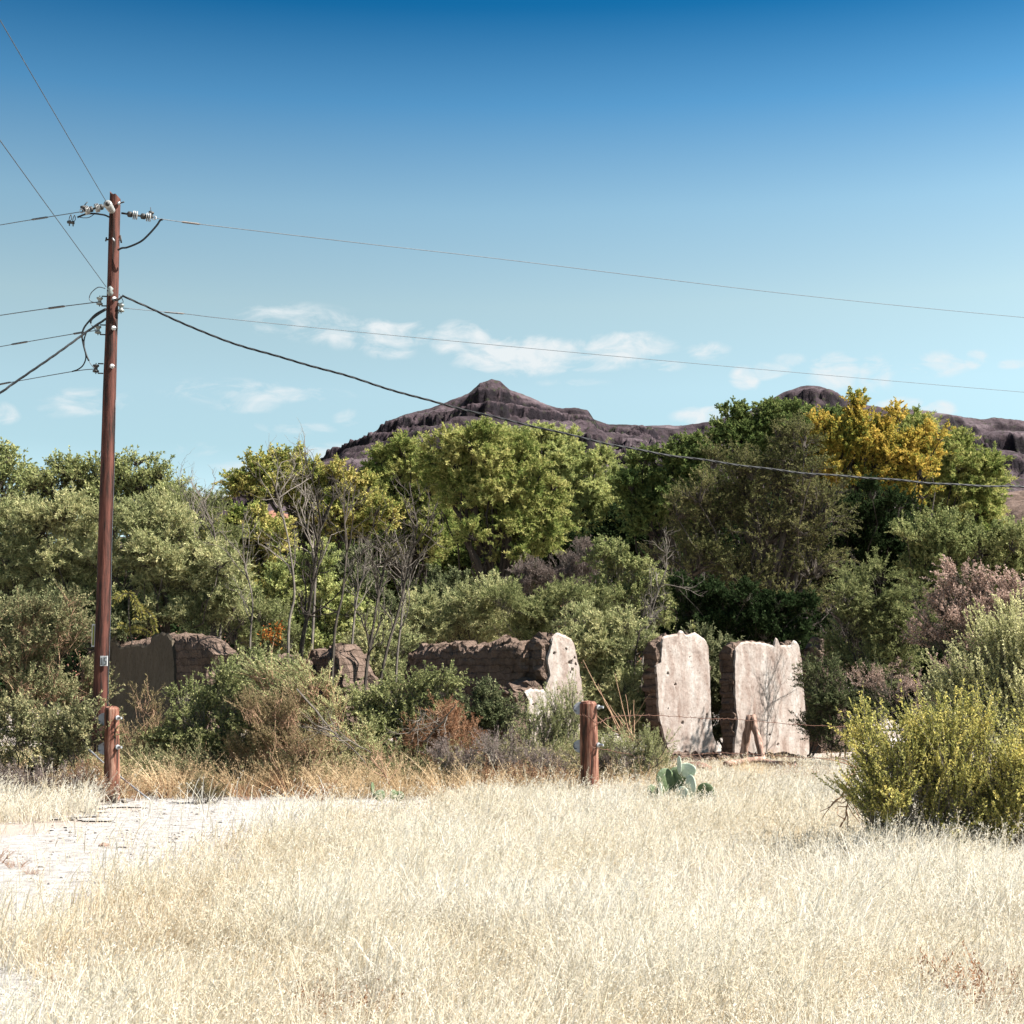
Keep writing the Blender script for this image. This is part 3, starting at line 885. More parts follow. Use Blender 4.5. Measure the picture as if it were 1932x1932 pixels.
# --- understory behind the ruins
def bush(label, D, base, blobs, style, leafmat, bark='midbark', name='shrub', **k):
    k.setdefault('trunk_r', .05); k.setdefault('stems', 4)
    return plant(name, label, 'shrub', D, base, blobs, style, leafmat, bark=bark, **k)


bush('green thicket behind the bare saplings, left half', 37, 560, [(540, 1120, 50, 50), (600, 1150, 60, 50), (530, 1190, 60, 50), (620, 1200, 60, 44), (580, 1080, 40, 40), (580, 1240, 80, 40)], 'scrub', 'fresh', ls=1.7, dens=.5)
bush('green thicket behind the bare saplings, right half', 38, 700, [(690, 1150, 60, 50), (750, 1170, 50, 50), (700, 1210, 70, 44), (660, 1100, 50, 50), (740, 1230, 60, 40), (820, 1130, 40, 50)], 'scrub', 'green', ls=1.8, dens=.5)
bush('dry olive shrub in the gap between small adobe stub and long brown wall', 31, 720, [(700, 1250, 50, 40), (740, 1230, 44, 50), (720, 1300, 50, 40), (680, 1320, 40, 40), (750, 1290, 40, 50)], 'feather', 'sage', L=.06, dens=.7)
bush('sage feathery shrub rising behind the long brown adobe wall', 33, 860, [(840, 1160, 50, 44), (890, 1150, 50, 44), (800, 1200, 44, 34), (940, 1180, 40, 34), (870, 1200, 70, 30)], 'feather', 'sage', trunk_r=.08)
bush('grey bare-twigged shrub in the dark hollow under the big central tree', 40, 1080, [(1060, 1090, 60, 40), (1120, 1080, 50, 40), (1000, 1110, 40, 30), (1090, 1130, 60, 30)], 'twiggy', 'mauve', bark='greybark', dens=.45, ls=1.5, twig_r=.006)
bush('sage feathery shrub above the notched ruin corner', 32, 1000, [(1000, 1150, 50, 40), (1050, 1170, 50, 44), (980, 1200, 40, 40), (1100, 1160, 40, 44), (1060, 1220, 50, 30)], 'feather', 'sageblue', trunk_r=.08)
bush('tall sage feathery shrub between the notched ruin corner and the bright pier', 28.5, 1150, [(1130, 1220, 50, 50), (1180, 1230, 44, 50), (1130, 1290, 50, 44), (1190, 1300, 46, 50), (1150, 1350, 60, 44), (1200, 1370, 44, 44), (1110, 1370, 40, 40)], 'feather', 'sage', trunk_r=.08, dens=1.2)
bush('yellow-leaved shrub with pale dead twigs beneath the murky grove', 37, 1190, [(1180, 1080, 50, 44), (1150, 1130, 50, 40), (1220, 1130, 50, 44), (1130, 1050, 24, 24), (1240, 1180, 50, 40)], 'scrub', 'olive', bark='greybark', ls=1.7, dens=.45, twig_r=.006)
bush('dark leafy thicket right behind the bright piers', 35, 1330, [(1300, 1150, 60, 44), (1370, 1160, 60, 44), (1430, 1170, 60, 40), (1330, 1210, 70, 40), (1420, 1220, 70, 40), (1490, 1180, 50, 44)], 'scrub', 'dark', ls=1.9, dens=.5)
bush('green shrub filling the opening between the two bright piers', 30.5, 1355, [(1350, 1280, 44, 44), (1360, 1340, 44, 44), (1350, 1390, 40, 34), (1300, 1330, 50, 60), (1340, 1230, 44, 30)], 'scrub', 'green', ls=1.2, dens=.85)
bush('grey-green feathery tree-like shrub with black stems right of the shadowed pier', 27.5, 1680, [(1640, 1130, 50, 44), (1600, 1180, 50, 50), (1670, 1200, 50, 50), (1620, 1250, 60, 50), (1700, 1170, 40, 50), (1690, 1270, 50, 44)], 'feather', 'sageblue', bark='bark', trunk_r=.1, L=.06, dens=1.0)
bush('deep green low shrub hugging the right side of the shadowed pier', 27, 1560, [(1550, 1300, 36, 44), (1560, 1350, 44, 44), (1600, 1370, 50, 44), (1560, 1400, 44, 34), (1640, 1340, 50, 50)], 'feather', 'green', L=.05, dens=1.1)
bush('dark green backdrop shrub under the pinkish bush', 29, 1820, [(1760, 1290, 60, 60), (1840, 1270, 60, 60), (1900, 1300, 60, 60), (1800, 1350, 70, 50), (1720, 1340, 50, 50), (1960, 1250, 60, 80)], 'scrub', 'dark', ls=1.5, dens=.6)
bush('dusty pink dry shrub sweeping up to the left at the right edge', 24.5, 1900,
     [(1840, 1130, 44, 34), (1880, 1170, 56, 44), (1810, 1090, 30, 20), (1790, 1160, 40, 26), (1780, 1210, 50, 30), (1860, 1220, 60, 34), (1930, 1130, 44, 50), (1940, 1210, 50, 50)], 'scrub', 'pink', ls=.9, dens=.62, lean=(-.35, 0, .2), stems=5, twig_r=.004, up=.4)
bush('small pinkish twiggy bush in the shade beneath the larger pink one', 24, 1700, [(1680, 1300, 40, 24), (1730, 1320, 40, 24), (1640, 1290, 24, 16), (1790, 1280, 34, 20)], 'twiggy', 'pink', ls=.9, dens=.5)
bush('tall yellowish sage bush with upright wands at the right edge', 17.5, 1900,
     [(1900, 1270, 50, 60), (1850, 1330, 50, 50), (1920, 1370, 60, 60), (1810, 1370, 44, 44), (1870, 1420, 66, 50), (1790, 1430, 44, 40), (1980, 1320, 50, 90)], 'wand', 'wandsage', bark='greybark', dens=.8, tw=.5, lean=(-.3, 0, .5), ls=1.15)
bush('bright yellow flowering bush spreading over the grass at lower right', 12.6, 1760,
     [(1680, 1440, 56, 50), (1760, 1440, 66, 56), (1850, 1450, 66, 56), (1700, 1510, 80, 46), (1800, 1520, 90, 50), (1900, 1510, 70, 60), (1650, 1480, 40, 50), (1720, 1555, 90, 34), (1830, 1565, 90, 40), (1930, 1570, 80, 50), (1670, 1540, 50, 40), (1770, 1590, 80, 30), (1880, 1600, 80, 34), (1980, 1480, 60, 70)], 'wand', 'wand', bark='greybark', dens=.95, tw=.42, lean=(-.15, 0, .3), L=.026, W=.014, q=44)
# long wands poking out of the yellow bush
# --- front brush band
bush('brown and grey-green brush with orange stems at the left edge', 22.8, 60, [(40, 1180, 60, 50), (110, 1190, 50, 50), (20, 1260, 60, 50), (100, 1270, 60, 50), (150, 1300, 40, 44), (50, 1340, 70, 44), (130, 1370, 50, 44), (-60, 1260, 60, 90)], 'scrub', 'drygreen', bark='redtwig', dens=.62, ls=.95, twig_r=.003)
bush('low grey-green bush around the foot of the orange-stemmed brush', 19.6, 80, [(30, 1380, 50, 40), (90, 1400, 50, 44), (140, 1430, 44, 40), (40, 1440, 60, 30), (160, 1380, 34, 40), (-50, 1400, 60, 60)], 'scrub', 'drygreen', dens=.8, ls=.95)
bush('bare brown twiggy bush standing behind the left fence post in front of the plastered ruin', 21.5, 265, [(270, 1330, 18, 40), (250, 1390, 24, 40), (290, 1400, 24, 36), (245, 1440, 30, 30)], 'twiggy', 'brown', bark='redtwig', dens=.28, twigs=True)
bush('dense dark green thornbush below the right end of the plastered ruin', 21.5, 400, [(370, 1370, 50, 44), (430, 1350, 50, 50), (380, 1420, 66, 40), (450, 1400, 56, 50), (340, 1400, 40, 36), (480, 1350, 40, 40), (430, 1440, 80, 30)], 'scrub', 'sageblue', dens=.8, bark='greybark')
bush('silvery green sprawling bush rising over the broken adobe end', 22.5, 440, [(430, 1310, 36, 30), (470, 1300, 44, 44), (380, 1335, 40, 20), (350, 1320, 30, 12), (500, 1290, 44, 40)], 'scrub', 'sageblue', dens=.8, bark='greybark')
bush('feathery olive bush leaning left in front of the small adobe stub', 21.2, 640, [(520, 1300, 50, 34), (560, 1330, 50, 40), (610, 1370, 56, 40), (660, 1410, 56, 36), (560, 1280, 30, 24), (620, 1320, 36, 30), (700, 1450, 56, 30), (640, 1460, 60, 28)], 'feather', 'sage', bark='redtwig', L=.05, W=.012, lean=(-.6, 0, .25), dens=.8, twig_r=.006)
bush('pale brown feathery dry bush in the middle of the front brush', 20.6, 560, [(500, 1370, 44, 36), (540, 1400, 50, 40), (490, 1430, 50, 30), (580, 1440, 56, 30), (530, 1350, 34, 28)], 'twiggy', 'brown', bark='redtwig', lean=(-.5, 0, .3), dens=.75)
bush('leafy green bush with pale bare twigs in front of the long brown wall', 22, 760, [(740, 1340, 44, 40), (790, 1320, 44, 36), (710, 1380, 50, 40), (770, 1390, 50, 44), (820, 1300, 30, 20), (730, 1430, 56, 30), (690, 1340, 30, 30)], 'scrub', 'sageblue', dens=.8, bark='greybark', ls=1.05)
bush('rusty red-brown dead bush leaning on the foot of the long brown wall', 21.4, 840, [(850, 1370, 40, 34), (820, 1400, 44, 36), (870, 1410, 34, 34), (830, 1440, 50, 26)], 'twiggy', 'rust', bark='redtwig', dens=.7)
bush('small deep green bush at the foot of the brown wall', 23.2, 920, [(900, 1345, 34, 34), (940, 1345, 34, 30), (920, 1370, 40, 26)], 'scrub', 'green', dens=.9)
bush('mauve-grey tangle of dead twigs left of the right fence post', 20.4, 960, [(890, 1440, 50, 26), (950, 1440, 50, 30), (1010, 1450, 50, 30), (1060, 1460, 40, 26), (850, 1450, 40, 24), (1150, 1460, 40, 20)], 'twiggy', 'mauve', bark='greybark', dens=.75, ls=.9)
bush('light yellow-green feathery broomweed in front of the notched ruin corner', 21.6, 1040, [(1030, 1390, 34, 36), (1070, 1380, 30, 44), (1010, 1420, 34, 26), (1060, 1430, 44, 26)], 'wand', 'broom', dens=.75, tw=.36, q=44, L=.03, W=.008)
bush('pale green weedy bush right of the right fence post', 20.6, 1180, [(1160, 1420, 40, 26), (1200, 1430, 40, 24), (1230, 1410, 30, 20), (1140, 1440, 34, 22)], 'wand', 'broom', dens=.6, tw=.24, q=36, L=.028, W=.008)
bush('brick-red low bush at the foot of the left fence post', 19.2, 190, [(175, 1480, 34, 26), (210, 1500, 26, 18), (160, 1505, 30, 18)], 'twiggy', 'rust', dens=.9, ls=.7, tw=.2)
bush('pale round tumbleweed on the gravel edge', 19.2, 385, [(385, 1490, 24, 17), (375, 1500, 18, 12), (398, 1500, 16, 12)], 'twiggy', 'brown', dens=1.1, ls=.7, tw=.14)
bush('brown leafless shrub at the left gravel edge', 19.0, 60, [(60, 1480, 50, 22), (110, 1490, 40, 20), (10, 1490, 50, 22), (-50, 1490, 50, 30)], 'twiggy', 'mauve', dens=.8, ls=.8, tw=.2)
bush('rusty weeds beneath the mauve tangle', 19.9, 1000, [(960, 1475, 50, 16), (1020, 1482, 50, 14), (890, 1480, 44, 14), (1070, 1485, 40, 14)], 'twiggy', 'rust', dens=.7, ls=.7, tw=.18)


# dry weed tufts: one mesh of each kind, copied
def tuft(seed_n, h, spread, leafmat, heads=True):
    mb = MB()
    n = seed_n
    a = rng.uniform(0, 2 * math.pi, n)
    b0 = np.stack([np.cos(a), np.sin(a), 0 * a], 1) * (rng.random(n) ** .5 * spread * .35)[:, None]
    d = unit(np.stack([np.cos(a) * .5, np.sin(a) * .5, np.ones(n)], 1) + rng.normal(size=(n, 3)) * .25)
    L = h * rng.uniform(.5, 1.05, n)
    t = np.linspace(0, 1, 4)
    side = unit(np.cross(d, rng.normal(size=(n, 3))))
    bend = unit(np.stack([np.cos(a), np.sin(a), -.5 + 0 * a], 1)) * (L * rng.uniform(0, .35, n))[:, None]
    V = []
    for k_ in range(4):
        c = b0 + d * (L * t[k_])[:, None] + bend * t[k_] ** 2
        w = .005 * (1 - t[k_] * .8)
        V += [c - side * w, c + side * w]
    V = np.stack(V, 1)
    base = np.arange(n)[:, None] * 8
    f = np.concatenate([np.stack([base[:, 0] + 2 * q, base[:, 0] + 2 * q + 1, base[:, 0] + 2 * q + 3, base[:, 0] + 2 * q + 2], 1) for q in range(3)])
    mb.add(V.reshape(-1, 3), f, np.repeat(rng.random(n), 8))
    if heads:
        q = 14
        u = rng.uniform(.45, 1, (n, q))
        pos = b0[:, None] + d[:, None] * (L[:, None] * u)[..., None] + bend[:, None] * (u ** 2)[..., None] + rng.normal(size=(n, q, 3)) * .012
        leaves(mb, pos.reshape(-1, 3), unit(d[:, None] + rng.normal(size=(n, q, 3)) * .7).reshape(-1, 3), .028, .009, rng.random(n * q))
    return mb


def weed_field(name, matn, lab, spots, hmax):
    WM = MB()
    for i, (px, D, k_) in enumerate(spots):
        tm = tuft(int(rng.integers(22, 55)), hmax, .5, matn)
        s_ = rng.uniform(.35, 1.0) * k_
        c = gp(px, D)
        for v_, f_, t_ in zip(tm.v, tm.f, tm.t):
            WM.v.append(v_ * s_ * np.array([1.1, 1.1, 1]) + c); WM.f.append(f_ + WM.n); WM.t.append(np.clip(t_ * .5 + rng.random() * .5, 0, 1))
        WM.n += sum(len(v_) for v_ in tm.v)
    tag(WM.build(name, M[matn]), lab, 'weeds', kind='stuff')


spots = []
for px in np.arange(-60, 900, 6.0):
    if 190 < px < 228: continue
    spots.append((px + rng.uniform(-8, 8), rng.uniform(19.6, 22.0), 1.0))
for px in np.arange(900, 1250, 8.0):
    spots.append((px + rng.uniform(-10, 10), rng.uniform(18.8, 21.5), .9))
for px in np.arange(1240, 1640, 7.0):
    spots.append((px + rng.uniform(-10, 10), rng.uniform(22.5, 26.3), .55))
weed_field('dry_weeds', 'tan', 'tan dry weeds growing thickly along the foot of the brush', spots, .85)
spots = [(px + rng.uniform(-12, 12), rng.uniform(19.4, 21.8), .7) for px in np.concatenate([np.arange(-60, 190, 12.), np.arange(240, 700, 26.), np.arange(800, 1260, 12.), np.arange(1480, 1660, 9.)])]
weed_field('rusty_weeds', 'rust', 'rusty red dead weeds mixed in along the edge of the brush', spots, .75)
# low tangle that fills the ground between the bushes
UM = MB(); n = 9000
px_ = rng.uniform(-150, 1260, n); Dq = rng.uniform(20.3, 24.0, n)
hh = .25 + .75 * fbm(np.stack([px_ / 60, Dq, px_ * 0 + 4], 1), 3)
base_ = np.array([gp(a, d_) for a, d_ in zip(px_, Dq)]); base_[:, 2] = rng.random(n) * hh * .8
dr = unit(rng.normal(size=(n, 3)) + np.array([-.3, 0, .9]))
tw_ = rng.uniform(.15, .40, n)
prisms(UM, base_, base_ + dr * tw_[:, None], .003, .0015)
qn = 16; u = rng.random((n, qn))
pos = base_[:, None] + dr[:, None] * (tw_[:, None] * u)[..., None]
leaves(UM, pos.reshape(-1, 3), unit(dr[:, None] + rng.normal(size=(n, qn, 3)) * .8).reshape(-1, 3), .045, .012, np.clip((vnoise(np.stack([px_ / 40, Dq, px_ * 0], 1))[:, None] * .9 + rng.normal(size=(n, qn)) * .2), 0, 1).ravel())
tag(UM.build('undergrowth', M['drygreen']), 'tangled grey-green and straw undergrowth between the front bushes', 'undergrowth', kind='stuff')


# --- bare saplings
def grow(mb, p, d, L, r, lvl, tw=.10):
    P = [np.array(p)]
    dd = np.array(d)
    for _ in range(6):
        dd = unit(dd + rng.normal(size=3) * tw + np.array([0, 0, .04]))
        P.append(P[-1] + dd * L / 6)
    P = np.array(P)
    tube(mb, P, np.linspace(r, r * .45, 7), 5 if lvl > 1 else 4, cap=False)
    if lvl > 0:
        for _ in range(rng.integers(3, 5)):
            i = rng.integers(2, 7)
            nd = unit(dd + rng.normal(size=3) * .55 + np.array([0, 0, .15]))
            grow(mb, P[i], nd, L * rng.uniform(.4, .65), r * .5, lvl - 1, tw * 1.2)


def sapling(label, D, pts, r=.035, bark='greybark', lvl=2, nbr=9, blen=.19, group=None, top=.35):
    P = np.array([at(a, b_, D) for a, b_ in pts])
    P[:, 1] += np.cumsum(rng.normal(size=len(P)) * .06)
    P = catmull(P, 6)
    P[0, 2] = min(P[0, 2], 0.0)
    root = empty('bare_sapling', (P[0, 0], P[0, 1], 0), label, 'tree', group)
    mb = MB(); n = len(P)
    tube(mb, P, np.linspace(r, r * .3, n), 6)
    br = MB()
    Lt = np.linalg.norm(P[-1] - P[0])
    for j in range(nbr):
        t = rng.uniform(top, 1)
        i = min(int(t * (n - 1)), n - 2)
        dd = unit(unit(P[i + 1] - P[i]) + rng.normal(size=3) * .45)
        grow(br, P[i], dd, Lt * blen * rng.uniform(.6, 1.1), r * .45, lvl, .12)
    mb.build('trunk', M[bark], root, root.location)
    br.build('branches', M[bark], root, root.location)


G0 = (1268, )
yb = lambda D: 1268 + H * F / D
for lab, D, pts, r, bk, nb_ in [
    ('dark straight bare sapling beside the left end of the small adobe stub', 25.0, [(560, yb(25.)), (568, 1240), (585, 1140), (600, 1040), (612, 975)], .05, 'bark', 9),
    ('slim bare sapling left of the orange sprig', 24.6, [(478, yb(24.6)), (474, 1230), (480, 1140), (470, 1080), (462, 1040)], .022, 'greybark', 7),
    ('pale bare sapling forking high above the orange sprig', 26, [(548, yb(26)), (545, 1200), (556, 1120), (545, 1030), (530, 960), (522, 930)], .03, 'greybark', 9),
    ('bare sapling with a long whitish upper stem in the middle of the saplings', 27, [(575, yb(27)), (590, 1150), (592, 1060), (575, 990), (560, 940)], .032, 'greybark', 10),
    ('thin bare sapling crossing the small adobe stub', 24.2, [(622, yb(24.2)), (632, 1210), (648, 1120), (655, 1030), (650, 980)], .03, 'midbark', 8),
    ('bare sapling with many crooked grey branches right of the small adobe stub', 24.6, [(675, yb(24.6)), (690, 1270), (702, 1190), (716, 1100), (730, 1040)], .036, 'midbark', 12),
    ('leaning bare sapling in the gap before the long brown wall', 25.2, [(690, yb(25.2)), (725, 1250), (752, 1150), (775, 1050), (790, 990)], .034, 'midbark', 10),
    ('upright bare sapling touching the left end of the long brown wall', 26.5, [(742, yb(26.5)), (748, 1260), (758, 1160), (762, 1080), (745, 1000)], .028, 'greybark', 9),
    ('low crooked grey sapling in front of the dark hollow', 29, [(650, yb(29)), (668, 1150), (690, 1080), (720, 1060)], .03, 'greybark', 12),
    ('tall leafless sapling poking up against the sky left of the yellow-green trees', 31, [(410, yb(31)), (418, 1120), (412, 1040), (398, 985), (378, 945)], .03, 'greybark', 8),
    ('thin pale leafless stem beside the pale sage tree', 30, [(372, yb(30)), (370, 1080), (364, 1000), (355, 945)], .02, 'greybark', 6),
    ('grey dead sapling in front of the murky grove', 33, [(1205, yb(33)), (1215, 1220), (1235, 1140), (1262, 1060)], .03, 'greybark', 12),
    ('bare crooked sapling just right of the second bright pier, shading it', 29.2, [(1592, yb(29.2)), (1596, 1330), (1592, 1240), (1600, 1170), (1596, 1110)], .018, 'midbark', 26),
    ('second bare sapling, thinner, just right of the second bright pier', 28.9, [(1566, yb(28.9)), (1572, 1340), (1566, 1260), (1574, 1190)], .013, 'midbark', 16),
    ('dark twin-stemmed sapling left of the first bright pier', 28.4, [(1205, yb(28.4)), (1196, 1270), (1206, 1190), (1220, 1130)], .028, 'bark', 8)]:
    sapling(lab, D, pts, r, bk, nbr=nb_)

# orange-leaved sprig by the saplings
D = 24.0
g0 = gp(520, D)
root = empty('orange_sprig', g0, 'small sprig of bright orange leaves left of the dark straight sapling', 'plant')
mb = MB(); P = curve(g0, at(518, 1200, D), 8, .03); tube(mb, P, np.linspace(.012, .006, 8), 4); mb.build('stem', M['redtwig'], root, g0)
mb = MB(); n = 160
pos = np.concatenate([at(506, 1198, D) + rng.normal(size=(n // 2, 3)) * .06, at(526, 1192, D) + rng.normal(size=(n // 2, 3)) * np.array([.04, .04, .08])])
leaves(mb, pos, rdir(n), .06, .03, rng.random(n)); mb.build('leaves', M['orange'], root, g0)

# tree of heaven sprays above the plastered ruin
D = 27.6
g0 = gp(245, D)
root = empty('sumac_sapling', g0, 'small sapling with drooping rows of yellow-green leaflets above the plastered ruin', 'tree')
mb = MB(); lf = MB()
P = curve(g0, at(243, 1120, D), 8, .03); tube(mb, P, np.linspace(.025, .012, 8), 5)
for (a, b_, c, d_) in [(243, 1120, 222, 1130), (243, 1118, 262, 1150), (258, 1140, 270, 1165), (262, 1150, 292, 1172), (243, 1190, 225, 1180), (243, 1192, 282, 1198), (240, 1195, 262, 1188), (285, 1165, 293, 1190), (228, 1118, 210, 1140), (250, 1125, 256, 1165)]:
    Q = curve(at(a, b_, D), at(c, d_, D - .1), 10, .03, .18)
    tube(mb, Q, .006, 3)
    tq = unit(np.gradient(Q, axis=0))
    for s_ in (-1, 1):
        dirs = unit(np.cross(tq, [0, 1, 0]) * s_ + tq * .5 + np.array([0, 0, -.25]))
        for rep in range(2):
            leaves(lf, Q + tq * .012 * rep, unit(dirs + rng.normal(size=dirs.shape) * .15), .085, .03, rng.random(len(Q)))
mb.build('stem', M['midbark'], root, g0); lf.build('leaves', M['limeleaf'], root, g0)

# ------------------------------------------------------------------ ruins
PHI = R(36)
bdir = np.array([math.cos(PHI), math.sin(PHI), 0]); nB = np.array([math.sin(PHI), -math.cos(PHI), 0])
adir = np.array([-math.sin(PHI), math.cos(PHI), 0]); nA = np.array([-math.cos(PHI), -math.sin(PHI), 0])
CAM = np.array([0, 0, H])


def onplane(px, py, O, u, nrm_):
    r = at(px, py, 1.0) - CAM
    t = ((O - CAM) @ nrm_) / (r @ nrm_)
    p = CAM + r * t
    return (p - O) @ u, p[2]


def slab(O, u, nrm_, topl, left, right, thick, off, amp, pits=0, rnd=.3, z0=-.05, cell=.035, seed=0.0, blocky=1.0):
    """closed weathered slab; topl/left/right are outlines traced as (px, py) on the wall's own plane"""
    tp = np.array(sorted([onplane(a, b_, O, u, nrm_) for a, b_ in topl]))
    le = np.array(sorted([onplane(a, b_, O, u, nrm_)[::-1] for a, b_ in left]))
    ri = np.array(sorted([onplane(a, b_, O, u, nrm_)[::-1] for a, b_ in right]))
    if le[:, 1].mean() > ri[:, 1].mean(): le, ri = ri, le
    jag_s = np.arange(tp[0, 0], tp[-1, 0], .045)
    jag = (rng.random(len(jag_s)) - .5) * (.10 if blocky else .012) + (rng.random(len(jag_s)) < .12) * (-.06 if blocky else -.025)
    tp = np.stack([jag_s, np.interp(jag_s, tp[:, 0], tp[:, 1]) + jag], 1)
    jz = np.arange(-.1, 3.2, .06)
    le = np.stack([jz, np.interp(jz, le[:, 0], le[:, 1]) + (rng.random(len(jz)) - .5) * (.05 if blocky else .018)], 1)
    ri = np.stack([jz, np.interp(jz, ri[:, 0], ri[:, 1]) + (rng.random(len(jz)) - .5) * (.05 if blocky else .018)], 1)
    hm = tp[:, 1].max(); wd = ri[:, 1].max() - le[:, 1].min()
    nu, nv = max(10, int(wd / cell)), max(6, int(hm / cell))
    kt = max(3, int(thick / cell))
    # ring: front, right side, back, left side
    ring = [(i / nu, 0.0) for i in range(nu)] + [(1.0, j / kt) for j in range(kt)] + [(1 - i / nu, 1.0) for i in range(nu)] + [(0.0, 1 - j / kt) for j in range(kt)]
    ring = np.array(ring); nr = len(ring)

    def place(U, Vv, Dp):
        zz = z0 + Vv * (hm - z0)
        s = np.interp(zz, le[:, 0], le[:, 1]) * (1 - U) + np.interp(zz, ri[:, 0], ri[:, 1]) * U
        ht = np.interp(s, tp[:, 0], tp[:, 1])
        zz = z0 + Vv * (ht - z0)
        s = np.interp(zz, le[:, 0], le[:, 1]) * (1 - U) + np.interp(zz, ri[:, 0], ri[:, 1]) * U
        e = np.clip((Vv - (1 - rnd * .25)) / (rnd * .25 + 1e-6), 0, 1)
        dd = .5 + (Dp - .5) * (1 - .55 * e ** 2)
        return O + u * s[..., None] + np.array([0, 0, 1]) * zz[..., None] - nrm_ * (dd * thick - off)[..., None]

    vv = np.linspace(0, 1, nv)
    U, Vv = np.broadcast_to(ring[None, :, 0], (nv, nr)), np.broadcast_to(vv[:, None], (nv, nr))
    Dp = np.broadcast_to(ring[None, :, 1], (nv, nr))
    P = place(U, Vv, Dp).reshape(-1, 3)
    # cap centre line
    cu = np.linspace(0, 1, nu + 1)
    Cp = place(cu, np.ones(nu + 1), np.full(nu + 1, .5)); Cp[:, 2] += .02
    allp = np.vstack([P, Cp])
    q = allp * 1.0 + seed
    dsp = np.stack([fbm(q * 4.2 + 3.1 * i, 4, .6) - .5 for i in range(3)], 1) * 2
    dsp2 = np.stack([fbm(q * 14 + 5.1 * i, 3, .6) - .5 for i in range(3)], 1)
    edge = np.concatenate([np.clip((Vv.ravel() - .80) / .2, 0, 1), np.ones(nu + 1)])
    sidew = np.concatenate([np.where((U.ravel() < .06) | (U.ravel() > .94), 1.0, .35), np.ones(nu + 1)])
    row = np.floor(allp[:, 2] / .115 + .3)
    cellx = np.floor((allp @ u) / .30 + (row % 2) * .5 + 100)
    celld = np.floor((allp @ nrm_) / .22 + 100)
    bl = np.stack([LAT[(cellx.astype(int) + 7 * i) % 64, row.astype(int) % 64, (celld.astype(int) + 3 * i) % 64] - .5 for i in range(3)], 1)
    allp = allp + bl * (amp * 3.2 * blocky * np.maximum(edge, sidew))[:, None]
    allp = allp + dsp * (amp * (1 + 1.0 * edge))[:, None] + dsp2 * amp * .8
    if pits:
        isf = np.concatenate([(Dp.ravel() == 0) & (U.ravel() > .06) & (U.ravel() < .94) & (Vv.ravel() > .1) & (Vv.ravel() < .94), np.zeros(nu + 1, bool)])
        fi = np.where(isf)[0]
        for _ in range(pits):
            c = allp[rng.choice(fi)]
            r_ = rng.uniform(.014, .034)
            dist = np.linalg.norm((allp[fi] - c) * np.array([1, 1, 1.2]), axis=1)
            w = np.clip(1.3 - dist / r_, 0, 1)
            allp[fi] -= nrm_ * (w * rng.uniform(.05, .10))[:, None]
    mb = MB()
    i = np.arange(nv - 1)[:, None] * nr; j = np.arange(nr)[None]; j2 = (j + 1) % nr
    mb.add(allp, np.stack([i + j, i + j2, i + nr + j2, i + nr + j], -1).reshape(-1, 4))
    t0 = (nv - 1) * nr; c0 = nv * nr
    cap = []
    for k_ in range(nu):
        f0, f1 = t0 + k_, t0 + (k_ + 1)
        b0, b1 = t0 + (2 * nu + kt - k_) % nr, t0 + (2 * nu + kt - k_ - 1) % nr
        cap.append([f0, f1, c0 + k_ + 1, c0 + k_]); cap.append([c0 + k_, c0 + k_ + 1, b1, b0])
    mb.f.append(np.array(cap))
    sides = [[t0 + nu + q_, t0 + nu + q_ + 1, c0 + nu] for q_ in range(kt)] + [[t0 + (2 * nu + kt + q_) % nr, t0 + (2 * nu + kt + q_ + 1) % nr, c0] for q_ in range(kt)]
    mb.f.append(np.array(sides))
    return mb


def ruin(label, O, u, nrm_, core, skin=None, thick=.48, skinmat='plaster', amp=.022, pits=0, name='ruined_adobe_wall', group=None):
    root = empty(name, (O[0], O[1], 0), label, 'ruined wall', group)
    slab(O, u, nrm_, *core, thick=thick, off=(-.03 if skin else 0), amp=amp, seed=rng.uniform(0, 40)).build('adobe_core', M['adobe'], root, (O[0], O[1], 0))
    if skin:
        slab(O, u, nrm_, *skin, thick=.06, off=.012, amp=.008, blocky=0, pits=pits, rnd=.02, cell=.022, seed=rng.uniform(0, 40)).build('plaster', M[skinmat], root, (O[0], O[1], 0))
    return root


# 1: dark plastered wall by the pole
O = gp(392, 24.3); O[2] = 0
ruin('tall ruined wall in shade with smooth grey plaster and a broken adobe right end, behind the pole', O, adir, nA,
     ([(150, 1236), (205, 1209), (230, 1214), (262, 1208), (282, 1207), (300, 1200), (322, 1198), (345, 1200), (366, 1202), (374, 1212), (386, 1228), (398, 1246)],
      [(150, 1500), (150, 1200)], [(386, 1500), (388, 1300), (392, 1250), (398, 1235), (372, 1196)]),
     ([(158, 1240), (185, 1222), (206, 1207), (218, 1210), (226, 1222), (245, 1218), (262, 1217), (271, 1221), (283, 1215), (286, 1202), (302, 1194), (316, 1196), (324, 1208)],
      [(158, 1500), (158, 1200)], [(326, 1500), (327, 1330), (331, 1300), (329, 1250), (324, 1200)]), thick=.5, skinmat='plastershade', pits=3)
# 2: small stub
O = gp(640, 25.2); O[2] = 0
ruin('small rounded stub of brown adobe wall among the bare saplings', O, adir, nA,
     ([(560, 1262), (568, 1240), (580, 1226), (600, 1222), (622, 1225), (634, 1232), (645, 1262), (655, 1300), (662, 1340)],
      [(555, 1500), (560, 1300), (566, 1220)], [(662, 1500), (652, 1300), (640, 1240), (630, 1215)]), thick=.62, amp=.04)
O = gp(542, 25.6); O[2] = 0
ruin('low crumbled adobe wall end beside the orange sprig', O, adir, nA,
     ([(470, 1262), (490, 1246), (510, 1243), (530, 1240), (545, 1246)], [(465, 1500), (470, 1230)], [(546, 1500), (545, 1230)]), thick=.5, amp=.035)
